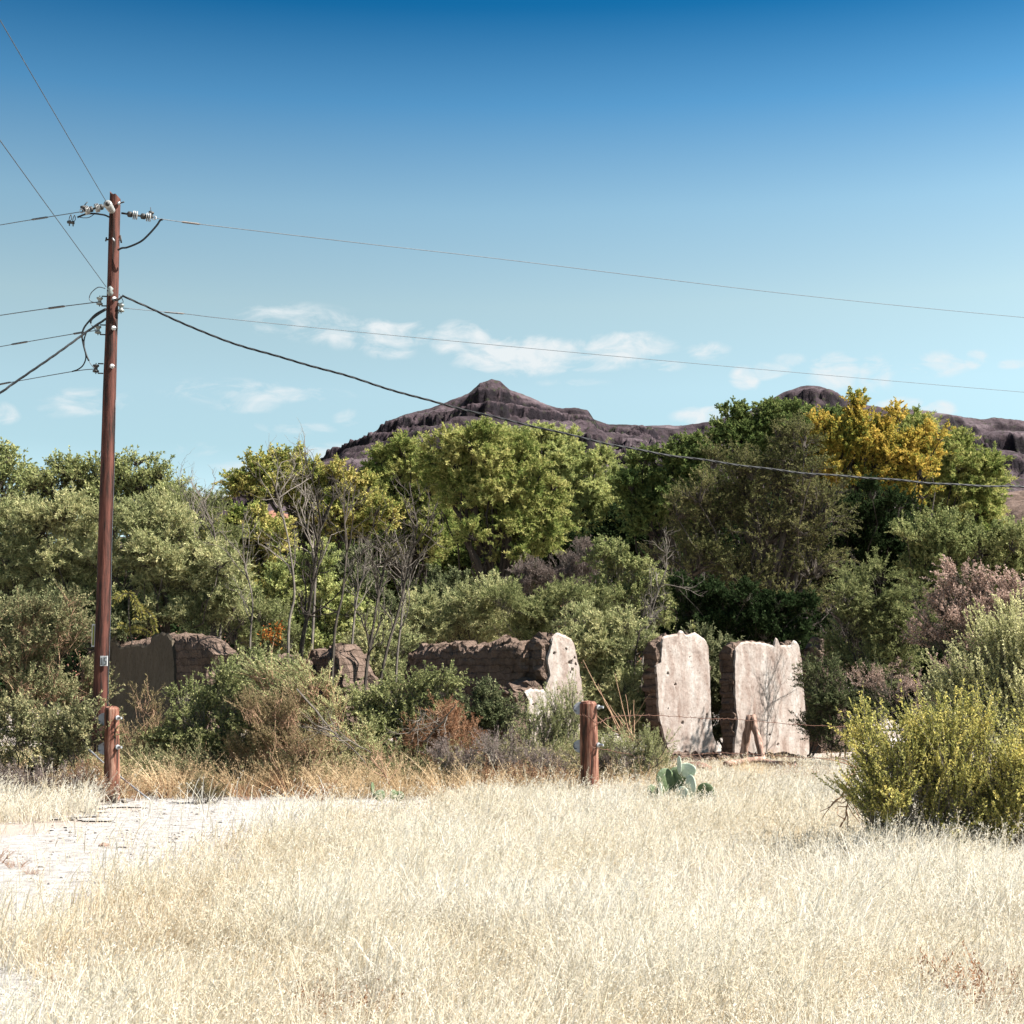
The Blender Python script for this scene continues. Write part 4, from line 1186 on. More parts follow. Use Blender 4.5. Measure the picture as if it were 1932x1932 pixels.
# 3: long brown wall
O = gp(984, 25.0); O[2] = 0
ruin('long dark brown adobe brick wall in shade, left of the notched corner', O, adir, nA,
     ([(764, 1252), (774, 1228), (790, 1221), (830, 1217), (870, 1214), (890, 1220), (915, 1210), (935, 1206), (955, 1209), (970, 1214), (980, 1232), (986, 1252)],
      [(758, 1520), (762, 1280), (770, 1205)], [(990, 1520), (982, 1340), (974, 1290), (984, 1240), (975, 1205)]), thick=.5, amp=.03)
# 4: notched corner, lit plaster
O = gp(1034, 24.9); O[2] = 0
notch = ruin('notched ruin corner with a lit pitted plaster face stepping down to the left', O, bdir, nB,
             ([(1022, 1232), (1030, 1207), (1046, 1198), (1064, 1199), (1076, 1210), (1088, 1235), (1098, 1262)],
              [(1026, 1520), (1028, 1400), (1022, 1340), (1030, 1290), (1024, 1250), (1030, 1190)], [(1104, 1520), (1104, 1340), (1095, 1262), (1084, 1215), (1078, 1190)]),
             ([(1034, 1232), (1039, 1206), (1052, 1195), (1064, 1200), (1074, 1206), (1084, 1224), (1094, 1258)],
              [(1026, 1520), (1028, 1400), (1024, 1340), (1028, 1300), (1038, 1275), (1033, 1245), (1041, 1215), (1038, 1190)], [(1103, 1520), (1102, 1340), (1093, 1262), (1082, 1215), (1074, 1190)]),
             thick=.62, amp=.030, pits=24)
for nm, args, kw, mt in [('adobe_step', ([(962, 1300), (975, 1290), (1000, 1294), (1012, 1286), (1040, 1289)], [(968, 1520), (974, 1420), (964, 1370), (976, 1330), (962, 1295)], [(1042, 1520), (1040, 1280)]), dict(thick=.62, off=-.02, amp=.036), 'adobe'),
                         ('plaster', ([(990, 1306), (1004, 1300), (1018, 1304), (1036, 1300)], [(1000, 1520), (1008, 1440), (996, 1400), (1006, 1372), (992, 1345), (999, 1325), (988, 1300)], [(1030, 1520), (1030, 1290)]), dict(thick=.06, off=.012, amp=.008, blocky=0, rnd=.02, cell=.022, pits=7), 'plaster')]:
    slab(O, bdir, nB, *args, seed=rng.uniform(0, 40), **kw).build(nm, M[mt], notch, (O[0], O[1], 0))
# 5, 6: bright piers
O = gp(1242, 27.6); O[2] = 0
ruin('first bright freestanding plastered pier, narrow with a splayed foot, behind the cactus', O, bdir, nB,
     ([(1238, 1215), (1246, 1203), (1262, 1197), (1290, 1199), (1310, 1194), (1322, 1198), (1334, 1210), (1338, 1230)],
      [(1262, 1500), (1258, 1405), (1244, 1350), (1240, 1280), (1239, 1230), (1240, 1190)], [(1350, 1500), (1350, 1405), (1342, 1360), (1340, 1280), (1337, 1190)]),
     ([(1236, 1240), (1250, 1204), (1262, 1200), (1279, 1199), (1283, 1191), (1289, 1192), (1293, 1200), (1312, 1195), (1324, 1204), (1334, 1212), (1338, 1230)],
      [(1262, 1500), (1262, 1420), (1252, 1385), (1243, 1350), (1240, 1290), (1238, 1256), (1247, 1250), (1250, 1190)], [(1346, 1500), (1352, 1410), (1344, 1385), (1340, 1330), (1338, 1260), (1334, 1190)]),
     thick=.36, amp=.018, pits=6)
O = gp(1388, 28.85); O[2] = 0
ruin('second bright freestanding plastered pier, wide and veined with branch shadow, behind the A-frame', O, bdir, nB,
     ([(1384, 1226), (1396, 1214), (1412, 1210), (1430, 1212), (1456, 1216), (1475, 1219), (1490, 1214), (1504, 1214), (1510, 1226), (1516, 1260)],
      [(1392, 1500), (1388, 1400), (1384, 1300), (1386, 1200)], [(1524, 1500), (1524, 1390), (1516, 1300), (1508, 1220), (1506, 1200)]),
     ([(1386, 1228), (1398, 1214), (1414, 1211), (1432, 1213), (1452, 1217), (1459, 1219), (1464, 1204), (1468, 1208), (1470, 1220), (1490, 1219), (1498, 1208), (1504, 1214), (1512, 1240)],
      [(1382, 1500), (1386, 1400), (1392, 1360), (1388, 1340), (1386, 1260), (1388, 1200)], [(1526, 1500), (1526, 1385), (1518, 1330), (1512, 1250), (1504, 1200)]),
     thick=.36, amp=.018, pits=3)
O = gp(1548, 31); O[2] = 0
ruin('distant pale adobe pier half hidden in shrubs right of the second pier', O, bdir, nB,
     ([(1546, 1216), (1556, 1206), (1568, 1208), (1580, 1216), (1598, 1250)], [(1548, 1500), (1548, 1200)], [(1600, 1500), (1600, 1200)]), None, thick=.5, amp=.03)
O = gp(104, 24.5); O[2] = 0
ruin('pale broken masonry remnant seen through the brush left of the pole', O, bdir, nB,
     ([(102, 1400), (118, 1376), (128, 1378), (136, 1400), (150, 1412)], [(102, 1500), (104, 1370)], [(152, 1500), (148, 1370)]),
     ([(104, 1400), (118, 1374), (128, 1376), (136, 1400), (150, 1414)], [(104, 1500), (106, 1370)], [(150, 1500), (146, 1370)]), thick=.4, amp=.03)

# footing rubble
mb = MB(); n = 260
px_ = rng.uniform(1225, 1530, n)
Dk = rng.uniform(26.6, 28.4, n)
P = np.array([gp(a, d_) for a, d_ in zip(px_, Dk)]); P[:, 2] = rng.random(n) ** 2 * .16
stones(mb, P, rng.uniform(.04, .14, n))
n = 120
P = np.array([gp(a, d_) for a, d_ in zip(rng.uniform(905, 990, n), rng.uniform(22.8, 23.8, n))]); P[:, 2] = rng.random(n) * .35
stones(mb, P, rng.uniform(.05, .13, n))
tag(mb.build('rubble', M['adobe']), 'crumbled adobe rubble around the feet of the ruined walls', 'rubble', kind='stuff')
O = gp(1240, 26.9); O[2] = 0
ruin('low eroded adobe footing in front of the bright piers', O, unit(np.array([1, .18, 0])), unit(np.array([.18, -1, 0])),
     ([(1236, 1432), (1260, 1424), (1310, 1428), (1360, 1426), (1400, 1430), (1440, 1428), (1500, 1432), (1530, 1438)], [(1236, 1500), (1238, 1410)], [(1532, 1500), (1530, 1410)]),
     thick=.7, amp=.05, name='adobe_footing')
for (px, D_, s_, lab) in [(1320, 24.6, .17, 'dark brown stone in the grass below the first pier'), (195, 14.5, .05, 'small dark stone on the gravel'), (1330, 24.2, .10, 'smaller brown stone beside the dark one below the first pier')]:
    mb = MB(); stones(mb, np.array([[0, 0, s_ * .35]]), np.array([s_ * 1.3]))
    o = mb.build('stone', M['brownstone'], None, (0, 0, 0)); o.location = tuple(gp(px, D_) + np.array([0, 0, .08 if px > 1000 else 0]))
    tag(o, lab, 'stone')

# A-frame of old timber and fallen planks
D = 25.6
ap = at(1418, 1353, D); g0 = gp(1418, D)
root = empty('wooden_a_frame', g0, 'two old grey timbers leaning together as an A in front of the second pier', 'A-frame')
for (px, dd, r_) in [(1398, .15, .075), (1446, -.25, .065)]:
    mb = MB(); P = curve(ap + np.array([(.02 if px > 1418 else -.03), 0, .03]), gp(px, D + dd) - np.array([0, 0, .05]), 10, .025)
    tube(mb, P, np.linspace(r_ * .85, r_ * 1.05, 10) * (1 + rng.normal(size=10) * .05), 9); mb.build('leg', M['greywood'], root, g0, smooth=True)
def log(px0, D0, px1, D1, z0, z1, r_, lab, m_='greywood'):
    mb = MB(); a = gp(px0, D0); b_ = gp(px1, D1); a[2] = z0; b_[2] = z1
    P = curve(a, b_, 10, .02); tube(mb, P, r_ * (1 + rng.normal(size=10) * .08), 8)
    o = mb.build('old_timber', M[m_], None, P[0], smooth=True); tag(o, lab, 'timber')
log(1368, 24.8, 1440, 25.2, .17, .22, .055, 'dark split timber lying left of the A-frame foot', 'greywood')
log(1440, 25.1, 1502, 24.7, .18, .16, .05, 'bleached grey timber lying right of the A-frame foot')
log(1500, 24.7, 1498, 24.2, .20, -.1, .03, 'short upright peg at the end of the bleached timber')


# ------------------------------------------------------------------ posts
def post(label, px, D, ytop, r_, hs, lean=0.0):
    g0 = gp(px, D); top = at(px + lean, ytop, D)
    root = empty('fence_post', g0, label, 'fence post', 'thick wooden fence posts')
    mb = MB(); n = 26; P = np.linspace(g0 - np.array([0, 0, .1]), top, n); k_ = 28
    mbv = MB(); tube(mbv, P, np.linspace(r_ * 1.06, r_, n), k_, cap=False)
    V = mbv.v[0]; axis = np.repeat(P, k_, 0); rad = V - axis
    V = axis + rad * (1 + .14 * (fbm(V * np.array([14, 14, 1.2]), 4) - .5) * 2)[:, None]
    lastr = V[-k_:]
    ins = P[-1] + (lastr - P[-1]) * .82 + np.array([0, 0, .03]); ins[:, 2] += (fbm(ins * 20, 3) - .5) * .03
    c = P[-1] + np.array([0, 0, .045])
    VV = np.vstack([V, ins, c]); t0 = (n - 1) * k_
    mb.add(VV, mbv.f[0])
    j = np.arange(k_); j2 = (j + 1) % k_
    mb.f.append(np.stack([t0 + j, t0 + j2, t0 + k_ + j2, t0 + k_ + j], 1)); mb.f.append(np.stack([t0 + k_ + j, t0 + k_ + j2, np.full(k_, t0 + 2 * k_)], 1))
    mb.build('shaft', M['postwood'], root, g0, smooth=False)
    for y in hs:
        c = at(px, y, D)
        pl = MB(); cc = c + np.array([-r_ * 1.05, .03, 0])
        ring = np.array([[math.cos(a) * (.105 if math.cos(a) < 0 else .08), 0, math.sin(a) * .085] for a in np.linspace(0, 2 * math.pi, 22, endpoint=False)])
        V = np.vstack([cc + ring - [0, .006, 0], cc + ring + [0, .006, 0]])
        q = np.arange(22); q2 = (q + 1) % 22
        pl.add(V, np.stack([q, q2, 22 + q2, 22 + q], 1)); pl.f.append(np.arange(22)[None, ::-1]); pl.f.append(np.arange(22, 44)[None])
        po = pl.build('plate', M['plate'], root, g0)
        hk = MB(); tube(hk, np.array([cc + [-.09, -.012, .03], cc + [-.10, -.02, .0], cc + [-.085, -.02, -.03], cc + [-.06, -.02, -.03]]), .006, 5)
        hk.build('hook', M['iron'], po, (0, 0, 0)).location = tuple(-g0)
        bo = MB()
        b0 = c + np.array([r_ * .75, -r_ * .55, .02])
        tube(bo, np.array([b0, b0 + [.02, -.02, 0], b0 + [.022, -.022, 0]]), [.032, .032, .02], 10)
        tube(bo, np.array([b0, b0 + [.075, -.05, 0]]), [.017, .017], 8)
        bo.build('bolt', M['metal'], root, g0)
    return g0, top


post('thick weathered wooden fence post in front of the utility pole, red-brown on its sunny side', 212, 19.6, 1338, .098, (1357, 1412), -1)
gpR, topR = post('weathered wooden fence post in the grass near the centre, with a mossy top', 1114, 19.0, 1328, .112, (1337, 1408), -4)


def cable(name, label, cat, P, r_, m_, group=None, k=5, sleeves=(), twist=0.0, sag_sub=8):
    Q = catmull(P, sag_sub) if len(P) > 2 else np.linspace(P[0], P[1], 24)
    root_o = Q[0].copy()
    mb = MB()
    if twist:
        d = np.concatenate([[0], np.cumsum(np.linalg.norm(np.diff(Q, axis=0), axis=1))])
        n_ = int(d[-1] / .06)
        s = np.linspace(0, d[-1], n_)
        Q = np.stack([np.interp(s, d, Q[:, i]) for i in range(3)], 1)
        Q[:, 2] += .008 * np.sin(s * 2.1) + .006 * np.sin(s * 5.3 + 1)
        for ph in (0, 2.09, 4.19):
            o_ = np.stack([0 * s, np.cos(s * 2 * math.pi / twist + ph), np.sin(s * 2 * math.pi / twist + ph)], 1) * r_ * .55
            tube(mb, Q + o_, r_ * .55, k, cap=False)
    else:
        tube(mb, Q, r_, k)
    o = mb.build(name, M[m_], None, root_o, smooth=True)
    tag(o, label, cat, group)
    for (a, b_) in sleeves:
        sm = MB(); tube(sm, np.array([a, a + (b_ - a) * .1, a + (b_ - a) * .9, b_]), np.array([.5, 1, 1, .5]) * r_ * 2.2, 6)
        sm.build('splice_sleeve', M['sleeve'], o, root_o)
    return o


# rusty barbed wire and guy cable
a = at(1090, 1347, 18.85); b_ = at(1128, 1364, 18.85)
for (pts, lab) in [([(1092, 1348, 18.84), (1112, 1354, 18.84), (1128, 1364, 18.9), (1160, 1352, 19.6), (1242, 1350, 21.5), (1340, 1356, 22.2), (1388, 1357, 22.6), (1520, 1368, 23.4), (1700, 1374, 24.2), (1960, 1380, 25.5)], 'upper rusty fence wire running right from the central post across the piers'),
                   ([(1118, 1410, 18.86), (1130, 1412, 19.0), (1240, 1430, 21.5), (1345, 1421, 22.2), (1440, 1424, 22.8), (1560, 1431, 23.5), (1960, 1440, 25.5)], 'lower rusty fence wire running right from the central post past the A-frame')]:
    P = [at(*q) for q in pts]
    Q = catmull(P, 10)
    Q[:, 2] += .006 * np.sin(np.arange(len(Q)) * 2.2)
    mb = MB(); tube(mb, Q, .0045, 4)
    for i in range(4, len(Q) - 1, 2):
        tube(mb, np.array([Q[i] + [-.01, 0, .02], Q[i] + [.01, 0, -.02]]), .004, 3)
    tag(mb.build('fence_wire', M['rustwire'], None, Q[0]), lab, 'wire')
cable('guy_cable', 'grey stranded cable slanting down from the brush past the left fence post to the gravel', 'cable', [at(60, 1374, 21.6), at(130, 1387, 20.9), at(165, 1412, 20.5), at(205, 1448, 20.0), at(282, 1509, 19.3)], .013, 'metal')
cable('guy_cable', 'tarred wire tangle curling behind the foot of the left post', 'cable', [at(205, 1448, 19.9), at(216, 1462, 19.8), at(240, 1470, 19.9)], .006, 'metal') if False else None

# ------------------------------------------------------------------ utility pole
D = 22.0
g0 = gp(187.5, D)
top = at(217.5, 371, D); top[0] = g0[0] + .015
px_off = at(217.5, 371, D)[0] - g0[0]
g0[0] += 0
root = empty('utility_pole', g0, 'tall red-brown wooden utility pole with insulators and wires on the left', 'utility pole')
topx = at(217.5, 371, D)[0]
g0x = at(187.5, 1400, D)[0]


def polex(z):   # follows the slight lean of the pole
    return g0x + (topx - g0x) * z / top[2]


n, k_ = 90, 28
zz = np.linspace(-.1, top[2], n)
P = np.stack([np.array([polex(z) for z in zz]), np.full(n, D), zz], 1)
tmp = MB(); tube(tmp, P, np.interp(zz, [0, top[2]], [.118, .082]), k_, cap=False)
V = tmp.v[0]; axis = np.repeat(P, k_, 0)
V = axis + (V - axis) * (1 + .10 * (fbm(V * np.array([12, 12, .8]), 4) - .5) * 2)[:, None]
V[-k_:, 2] += (fbm(V[-k_:] * 9, 3) - .5) * .16 - (V[-k_:, 0] - topx) * .5
mb = MB(); ctr = V[-k_:].mean(0)
t0 = (n - 1) * k_
mb.add(np.vstack([V, ctr]), tmp.f[0]); j = np.arange(k_); mb.f.append(np.stack([t0 + j, t0 + (j + 1) % k_, np.full(k_, t0 + k_)], 1))
mb.build('shaft', M['polewood'], root, g0)


def pt(px, py, dd=0.0):
    return at(px, py, D + dd)


def part(name, m_, fn, smooth=True, parent=None):
    mb = MB(); fn(mb); return mb.build(name, M[m_], parent or root, g0, smooth)


def insul_string(a, b_):
    a, b_ = np.array(a), np.array(b_)
    L = b_ - a
    def body(mb):
        tube(mb, np.array([a, a + L * .12]), .012, 6)
        for c in (.18, .60):
            tube(mb, a + L * np.array([[c], [c + .03], [c + .14], [c + .17]]), [.02, .045, .045, .03], 10)
        tube(mb, np.array([a, b_]), .016, 8)
    part('strain_insulator', 'iron', body)
    def disc(mb):
        for c in (.36, .78):
            for q in range(3):
                s = c + q * .055
                tube(mb, a + L * np.array([[s], [s + .012], [s + .03], [s + .042]]), [.03, .07, .07, .03], 14)
    part('insulator_discs', 'porcelain', disc)


insul_string(pt(203, 388, -.08), pt(157, 398, -.25))
insul_string(pt(229, 402, .02), pt(289, 411, .1))
part('post_insulator', 'porcelain', lambda mb: [tube(mb, np.array([pt(212, 399, -.10) + (pt(203, 385, -.45) - pt(212, 399, -.10)) * t for t in (0, .15, .3, .35, .5, .65, .7, .85, .97, 1)]), [.03, .055, .055, .04, .06, .06, .045, .066, .066, .04], 16)])
part('insulator_cap', 'iron', lambda mb: tube(mb, np.array([pt(203, 385, -.452), pt(202.6, 384.3, -.49)]), [.035, .028], 12))
part('bolt', 'iron', lambda mb: tube(mb, np.array([pt(224, 384, -.06), pt(234, 381, -.14)]), .011, 6))
part('bolt_washer', 'metal', lambda mb: tube(mb, np.array([pt(224, 384, -.07), pt(225, 383.6, -.085)]), .028, 8))
part('clamp', 'iron', lambda mb: [tube(mb, np.array([pt(152, 391, -.25), pt(160, 391, -.25)]), [.02, .03], 6), tube(mb, np.array([pt(158, 389, -.25), pt(165, 381, -.25)]), .008, 5), tube(mb, np.array([pt(157, 391, -.25), pt(157, 398, -.25)]), .02, 6)])
part('clamp', 'iron', lambda mb: [tube(mb, np.array([pt(281, 401, .1), pt(290, 402, .1)]), [.03, .02], 6), tube(mb, np.array([pt(285, 401, .1), pt(284, 391, .1)]), .006, 5), tube(mb, np.array([pt(286, 402, .1), pt(286, 411, .1)]), .02, 6)])
ring_ = lambda c, r_: np.array([c + np.array([math.cos(a), 0, math.sin(a)]) * r_ for a in np.linspace(0, 2 * math.pi, 13)])
part('shackle', 'metal', lambda mb: [tube(mb, ring_(pt(291, 411, .08), .03), .008, 5), tube(mb, ring_(pt(154, 398, -.27), .03), .008, 5)])
for (x_, y_) in ((130, 419), (137, 420)):
    part('hanging_clamp', 'iron', lambda mb: [tube(mb, np.array([pt(x_ - 3, y_, -.2), pt(x_ + 3, y_, -.2)]), [.022, .028], 6), tube(mb, np.array([pt(x_ + 1, y_, -.2), pt(x_ + 1, y_ + 7, -.2)]), .010, 5),
                                              tube(mb, catmull([pt(x_, y_ - 1, -.2), pt(x_ + 1, y_ - 8, -.2), pt(x_ + 4, y_ - 14, -.2), pt(x_ + 5, y_ - 6, -.2), pt(x_ + 2, y_ - 1, -.2)]), .006, 4)])
part('pole_band', 'iron', lambda mb: [tube(mb, np.array([pt(200, 452, -.02), pt(229, 452, -.02)]), .014, 6), tube(mb, np.array([pt(201, 448, -.02), pt(199.5, 455, -.04)]), .012, 5), tube(mb, np.array([pt(227, 444, -.02), pt(229, 458, -.02)]), .014, 5)])
part('cleat', 'metal', lambda mb: [tube(mb, np.array([pt(212, 449, -.11), pt(216, 455, -.11)]), .012, 5)])


def spool(x_, y_, side, m_):
    def f(mb):
        c = pt(x_, y_)
        prof = [(-.06, .03), (-.055, .048), (-.035, .05), (-.02, .03), (.0, .026), (.02, .03), (.035, .05), (.055, .048), (.06, .03)]
        tube(mb, np.array([c + [0, -.03, z] for z, r_ in prof]), [r_ for z, r_ in prof], 12)
    s_ = part('spool_insulator', m_, f)
    def g(mb):
        c = pt(x_, y_)
        for z in (-.075, .075):
            tube(mb, np.array([c + [-side * .03 * -1, -.03, z], c + [side * .11, -.02, z]]), .011, 5)
        tube(mb, np.array([c + [0, -.03, -.085], c + [0, -.03, .085]]), .008, 5)
    part('bracket', 'iron', g)


spool(189, 569, 1, 'greyglaze'); spool(186, 623, 1, 'greyglaze'); spool(182, 696, 1, 'iron'); spool(229.5, 582, -1, 'greyglaze')
part('spool_insulator', 'greyglaze', lambda mb: tube(mb, np.array([pt(208, 541, -.13), pt(208, 545, -.14), pt(208, 548, -.14), pt(208, 552, -.14), pt(208, 558, -.12)]), [.02, .05, .028, .05, .03], 12))
for (a1, b1, a2, b2) in ((214, 620, 222, 620), (211, 692, 218.5, 692), (215, 565, 221, 563)):
    part('bolt', 'iron', lambda mb: tube(mb, np.array([pt(a1, b1, -.10), pt(a2, b2, -.18)]), .009, 6))
    part('bolt_washer', 'white', lambda mb: tube(mb, np.array([pt(a1, b1 - 1, -.098), pt(a1 + .8, b1 - 1, -.112)]), .036, 10))
for pts, r_, m_ in [([(307, 414), (302, 416), (296, 425), (281, 442), (268, 454), (255, 461), (239, 467), (230, 468), (222, 472)], .015, 'blackcable'),
                    ([(207, 410), (198, 406), (190, 404.5), (177, 403), (162, 404), (146, 410)], .014, 'blackcable'),
                    ([(146, 409), (158, 411), (168, 410), (178, 404)], .006, 'wire'),
                    ([(199, 544.5), (190, 542), (183, 543), (172.6, 552), (168.5, 562.6), (172.6, 569), (182, 571)], .007, 'wire'),
                    ([(200, 582), (182, 592), (171.6, 602), (159, 618), (155, 632.4), (157, 648), (162, 667), (167.5, 680.4)], .014, 'blackcable'),
                    ([(200, 584), (184, 594), (173, 603), (171, 610)], .014, 'blackcable'),
                    ([(171, 610), (176, 618), (182, 624)], .006, 'wire'),
                    ([(167.5, 680), (172, 688), (178, 695)], .006, 'wire'),
                    ([(163, 627), (159, 640), (159, 655), (162, 674), (157, 688.7), (147, 697), (136, 701)], .010, 'blackcable'),
                    ([(225, 555), (231, 565), (232, 571), (226, 573)], .006, 'wire'),
                    ([(212, 566), (222, 566), (231, 559)], .014, 'iron')]:
    part('jumper_cable', m_, lambda mb: tube(mb, catmull([pt(x_, y_, -.12) for x_, y_ in pts], 6), r_, 6))
# ground wire down the right side
gw = []
for z in np.linspace(top[2] - 3.2, .1, 40):
    gw.append([polex(z) + np.interp(z, [0, top[2]], [.122, .09]) + .004 + .004 * math.sin(z * 3), D - .03, z])
part('ground_wire', 'wire', lambda mb: tube(mb, np.array(gw), .005, 4))
# number tag "15" and narrow marker board
cz = at(196, 1255, D)
x0 = polex(cz[2]) + .045
digits = {'1': [(0, 0, .030, .012), (.009, 0, .012, .10), (0.0, .075, .016, .012)], '5': [(0, .088, .05, .012), (0, .05, .014, .05), (0, .045, .05, .012), (.038, .01, .013, .045), (0, 0, .05, .013)]}
dg = MB()
def box(mb, x, y, z, w, d_, h):
    V = np.array([[x + a * w, y + b2 * d_, z + c * h] for a in (0, 1) for b2 in (0, 1) for c in (0, 1)])
    mb.add(V, [[0, 1, 3, 2], [4, 6, 7, 5], [0, 4, 5, 1], [2, 3, 7, 6], [0, 2, 6, 4], [1, 5, 7, 3]])
yf = D - .128
tg = MB(); box(tg, x0 - .035, yf + .01, cz[2] - .012, .038, .02, .15); box(tg, x0 + .010, yf + .01, cz[2] - .012, .062, .02, .15)
tag_o = tg.build('number_plate', M['white'], root, g0)
dm = solid_mat('number ink', [(.3, (.03, .03, .035)), (.7, (.06, .06, .065))], 20, 3, .6, 0); M['ink'] = dm
# plate is white sheet metal with the dark figures 1 and 5 standing proud of it
nd = MB()
for x, z, w, h in [(x0 - .019, .012, .009, .10), (x0 - .026, .092, .009, .012), (x0 - .028, .006, .026, .010)]:
    box(nd, x, yf + .004, cz[2] + z, w, .008, h)
for x, z, w, h in [(x0 + .022, .104, .040, .010), (x0 + .022, .058, .010, .05), (x0 + .022, .056, .036, .010), (x0 + .050, .014, .010, .045), (x0 + .020, .006, .038, .010)]:
    box(nd, x, yf + .004, cz[2] + z, w, .008, h)
nd.build('number', M['ink'], root, g0)
mk_ = at(176.5, 1199, D); zc = mk_[2]
xm = polex(zc) - .155
mm = MB(); box(mm, xm, D - .02, zc - .17, .05, .01, .34); mko = mm.build('marker_board', M['white'], root, g0)
mi = MB(); box(mi, xm + .012, D - .026, zc - .15, .026, .01, .30); mi.build('marker_face', M['marker'], mko, (0, 0, 0)).location = (-g0[0], -g0[1], -g0[2]) if False else (0, 0, 0)
mi_o = mko.children[0]
mi_o.location = tuple(-np.array(g0))
part('marker_bracket', 'iron', lambda mb: [tube(mb, np.array([[xm + .02, D, zc + s_ * .1], [xm + .10, D, zc + s_ * .1]]), .008, 5) for s_ in (-1, 1)])

# ------------------------------------------------------------------ lines
G = 'wires strung from the utility pole'
pl_ = 'power_line'
cable(pl_, 'thin wire running up and left from the pole top to the upper left corner', 'wire', [pt(200, 380, -.4), at(0, 38, 14.5), at(-150, -220, 11.5)], .0055, 'wire', G)
cable(pl_, 'thin wire running up and left from halfway down the pole', 'wire', [pt(200, 541, -.1), at(0, 265, 14.5), at(-200, -20, 11.0)], .0055, 'wire', G)
cable(pl_, 'topmost wire leaving the left edge, ending in the insulator string', 'wire', [pt(156, 399, -.25), at(75, 412, 23), at(0, 424.5, 24.5), at(-160, 452, 28)], .007, 'wire', G, sleeves=[(at(91, 409.5, 22.8), at(59, 414.5, 23.3))])
cable(pl_, 'second wire leaving the left edge, tied to the upper spool', 'wire', [pt(187, 569.5, -.03), at(100, 580.5, 23), at(0, 595, 24.5), at(-160, 620, 28)], .008, 'wire', G, sleeves=[(at(123, 577.5, 22.6), at(90, 582, 23.1))])
cable(pl_, 'third wire leaving the left edge, tied to the middle spool', 'wire', [pt(184, 623, -.03), at(138, 630, 22.5), at(0, 654, 24.5), at(-160, 684, 28)], .007, 'wire', G, sleeves=[(at(53, 644.5, 23.6), at(21, 650, 24.2)), (at(158, 626.6, 22.3), at(138, 630, 22.5))])
cable(pl_, 'lowest thin wire leaving the left edge, tied to the dark spool', 'wire', [pt(180, 696, -.03), at(136, 701, 22.5), at(0, 725, 24.5), at(-160, 754, 28)], .007, 'wire', G, sleeves=[(at(21, 721, 24.2), at(-10, 727, 24.6))])
cable(pl_, 'thick twisted black cable dropping to the left edge', 'cable', [pt(200, 602, -.12), at(162, 628, 21.8), at(126, 654, 21.6), at(82, 686, 21.4), at(23, 724, 21.2), at(0, 740, 21.1), at(-160, 845, 20.7)], .019, 'blackcable', G, twist=.55)
cable(pl_, 'topmost wire crossing the sky from the insulator string to the right edge', 'wire', [pt(290, 411, .1), at(378, 423, 22.8), at(700, 461, 26), at(955, 490, 28), at(1500, 556, 34), at(1932, 599, 39), at(2300, 630, 44)], .0075, 'wire', G, sleeves=[(at(342, 418.5, 22.5), at(378, 423, 22.8))])
cable(pl_, 'thin lower wire crossing the clouds from the right-hand spool to the right edge', 'wire', [pt(231, 581, -.03), at(348, 592, 22.8), at(453, 604, 24), at(828, 641, 27), at(1358, 690, 33), at(1932, 740, 39), at(2300, 768, 44)], .0062, 'wire', G, sleeves=[(at(309, 588.5, 22.5), at(348, 592, 22.8))])
cable(pl_, 'thick twisted black cable sagging from the pole across the mountain to the right edge', 'cable', [pt(231, 558.5, -.14), at(255, 570, 21.9), at(290, 585, 22), at(375, 624, 22), at(470, 656, 22.1), at(600, 694, 22.2), at(760, 742, 22.4), at(830, 760, 22.5), at(960, 794, 22.7), at(1130, 833, 23), at(1300, 865, 23.5), at(1500, 890, 24), at(1700, 907, 24.6), at(1932, 920, 25.4), at(2300, 932, 27)], .0175, 'blackcable', G, twist=.6)


# ------------------------------------------------------------------ prickly pears
def pad(c, w, h, tilt, yaw, m_, root, g0, th=.02):
    nu, nv = 20, 11
    th_ = np.linspace(0, math.pi, nv)[:, None]; ph = np.linspace(0, 2 * math.pi, nu, endpoint=False)[None]
    x = np.sin(th_) * np.cos(ph) * w * (1 + .18 * np.cos(th_)); y = np.sin(th_) * np.sin(ph) * th + .02 * np.cos(ph) * np.sin(th_); z = np.cos(th_) * h + 0 * ph
    z = z + h
    V = np.stack([x, y, z], -1).reshape(-1, 3)
    ct, s_ = math.cos(tilt), math.sin(tilt)
    V = V @ np.array([[ct, 0, s_], [0, 1, 0], [-s_, 0, ct]]).T
    cy, sy = math.cos(yaw), math.sin(yaw)
    V = V @ np.array([[cy, -sy, 0], [sy, cy, 0], [0, 0, 1]]).T
    mb = MB(); i = np.arange(nv - 1)[:, None] * nu; j = np.arange(nu)[None]
    mb.add(V + c, np.stack([i + j, i + (j + 1) % nu, i + nu + (j + 1) % nu, i + nu + j], -1).reshape(-1, 4)[:, ::-1])
    return mb.build('pad', M[m_], root, g0, smooth=True)


def pear(label, px, D, pads):
    g0 = gp(px, D)
    root = empty('prickly_pear_cactus', g0, label, 'cactus')
    for (x_, yb_, hw, hh, tl, yw, m_, dd) in pads:
        k = D / F
        c = at(x_, yb_, D + dd)
        pad(c, hw * k, hh * k, tl, yw, m_, root, g0)


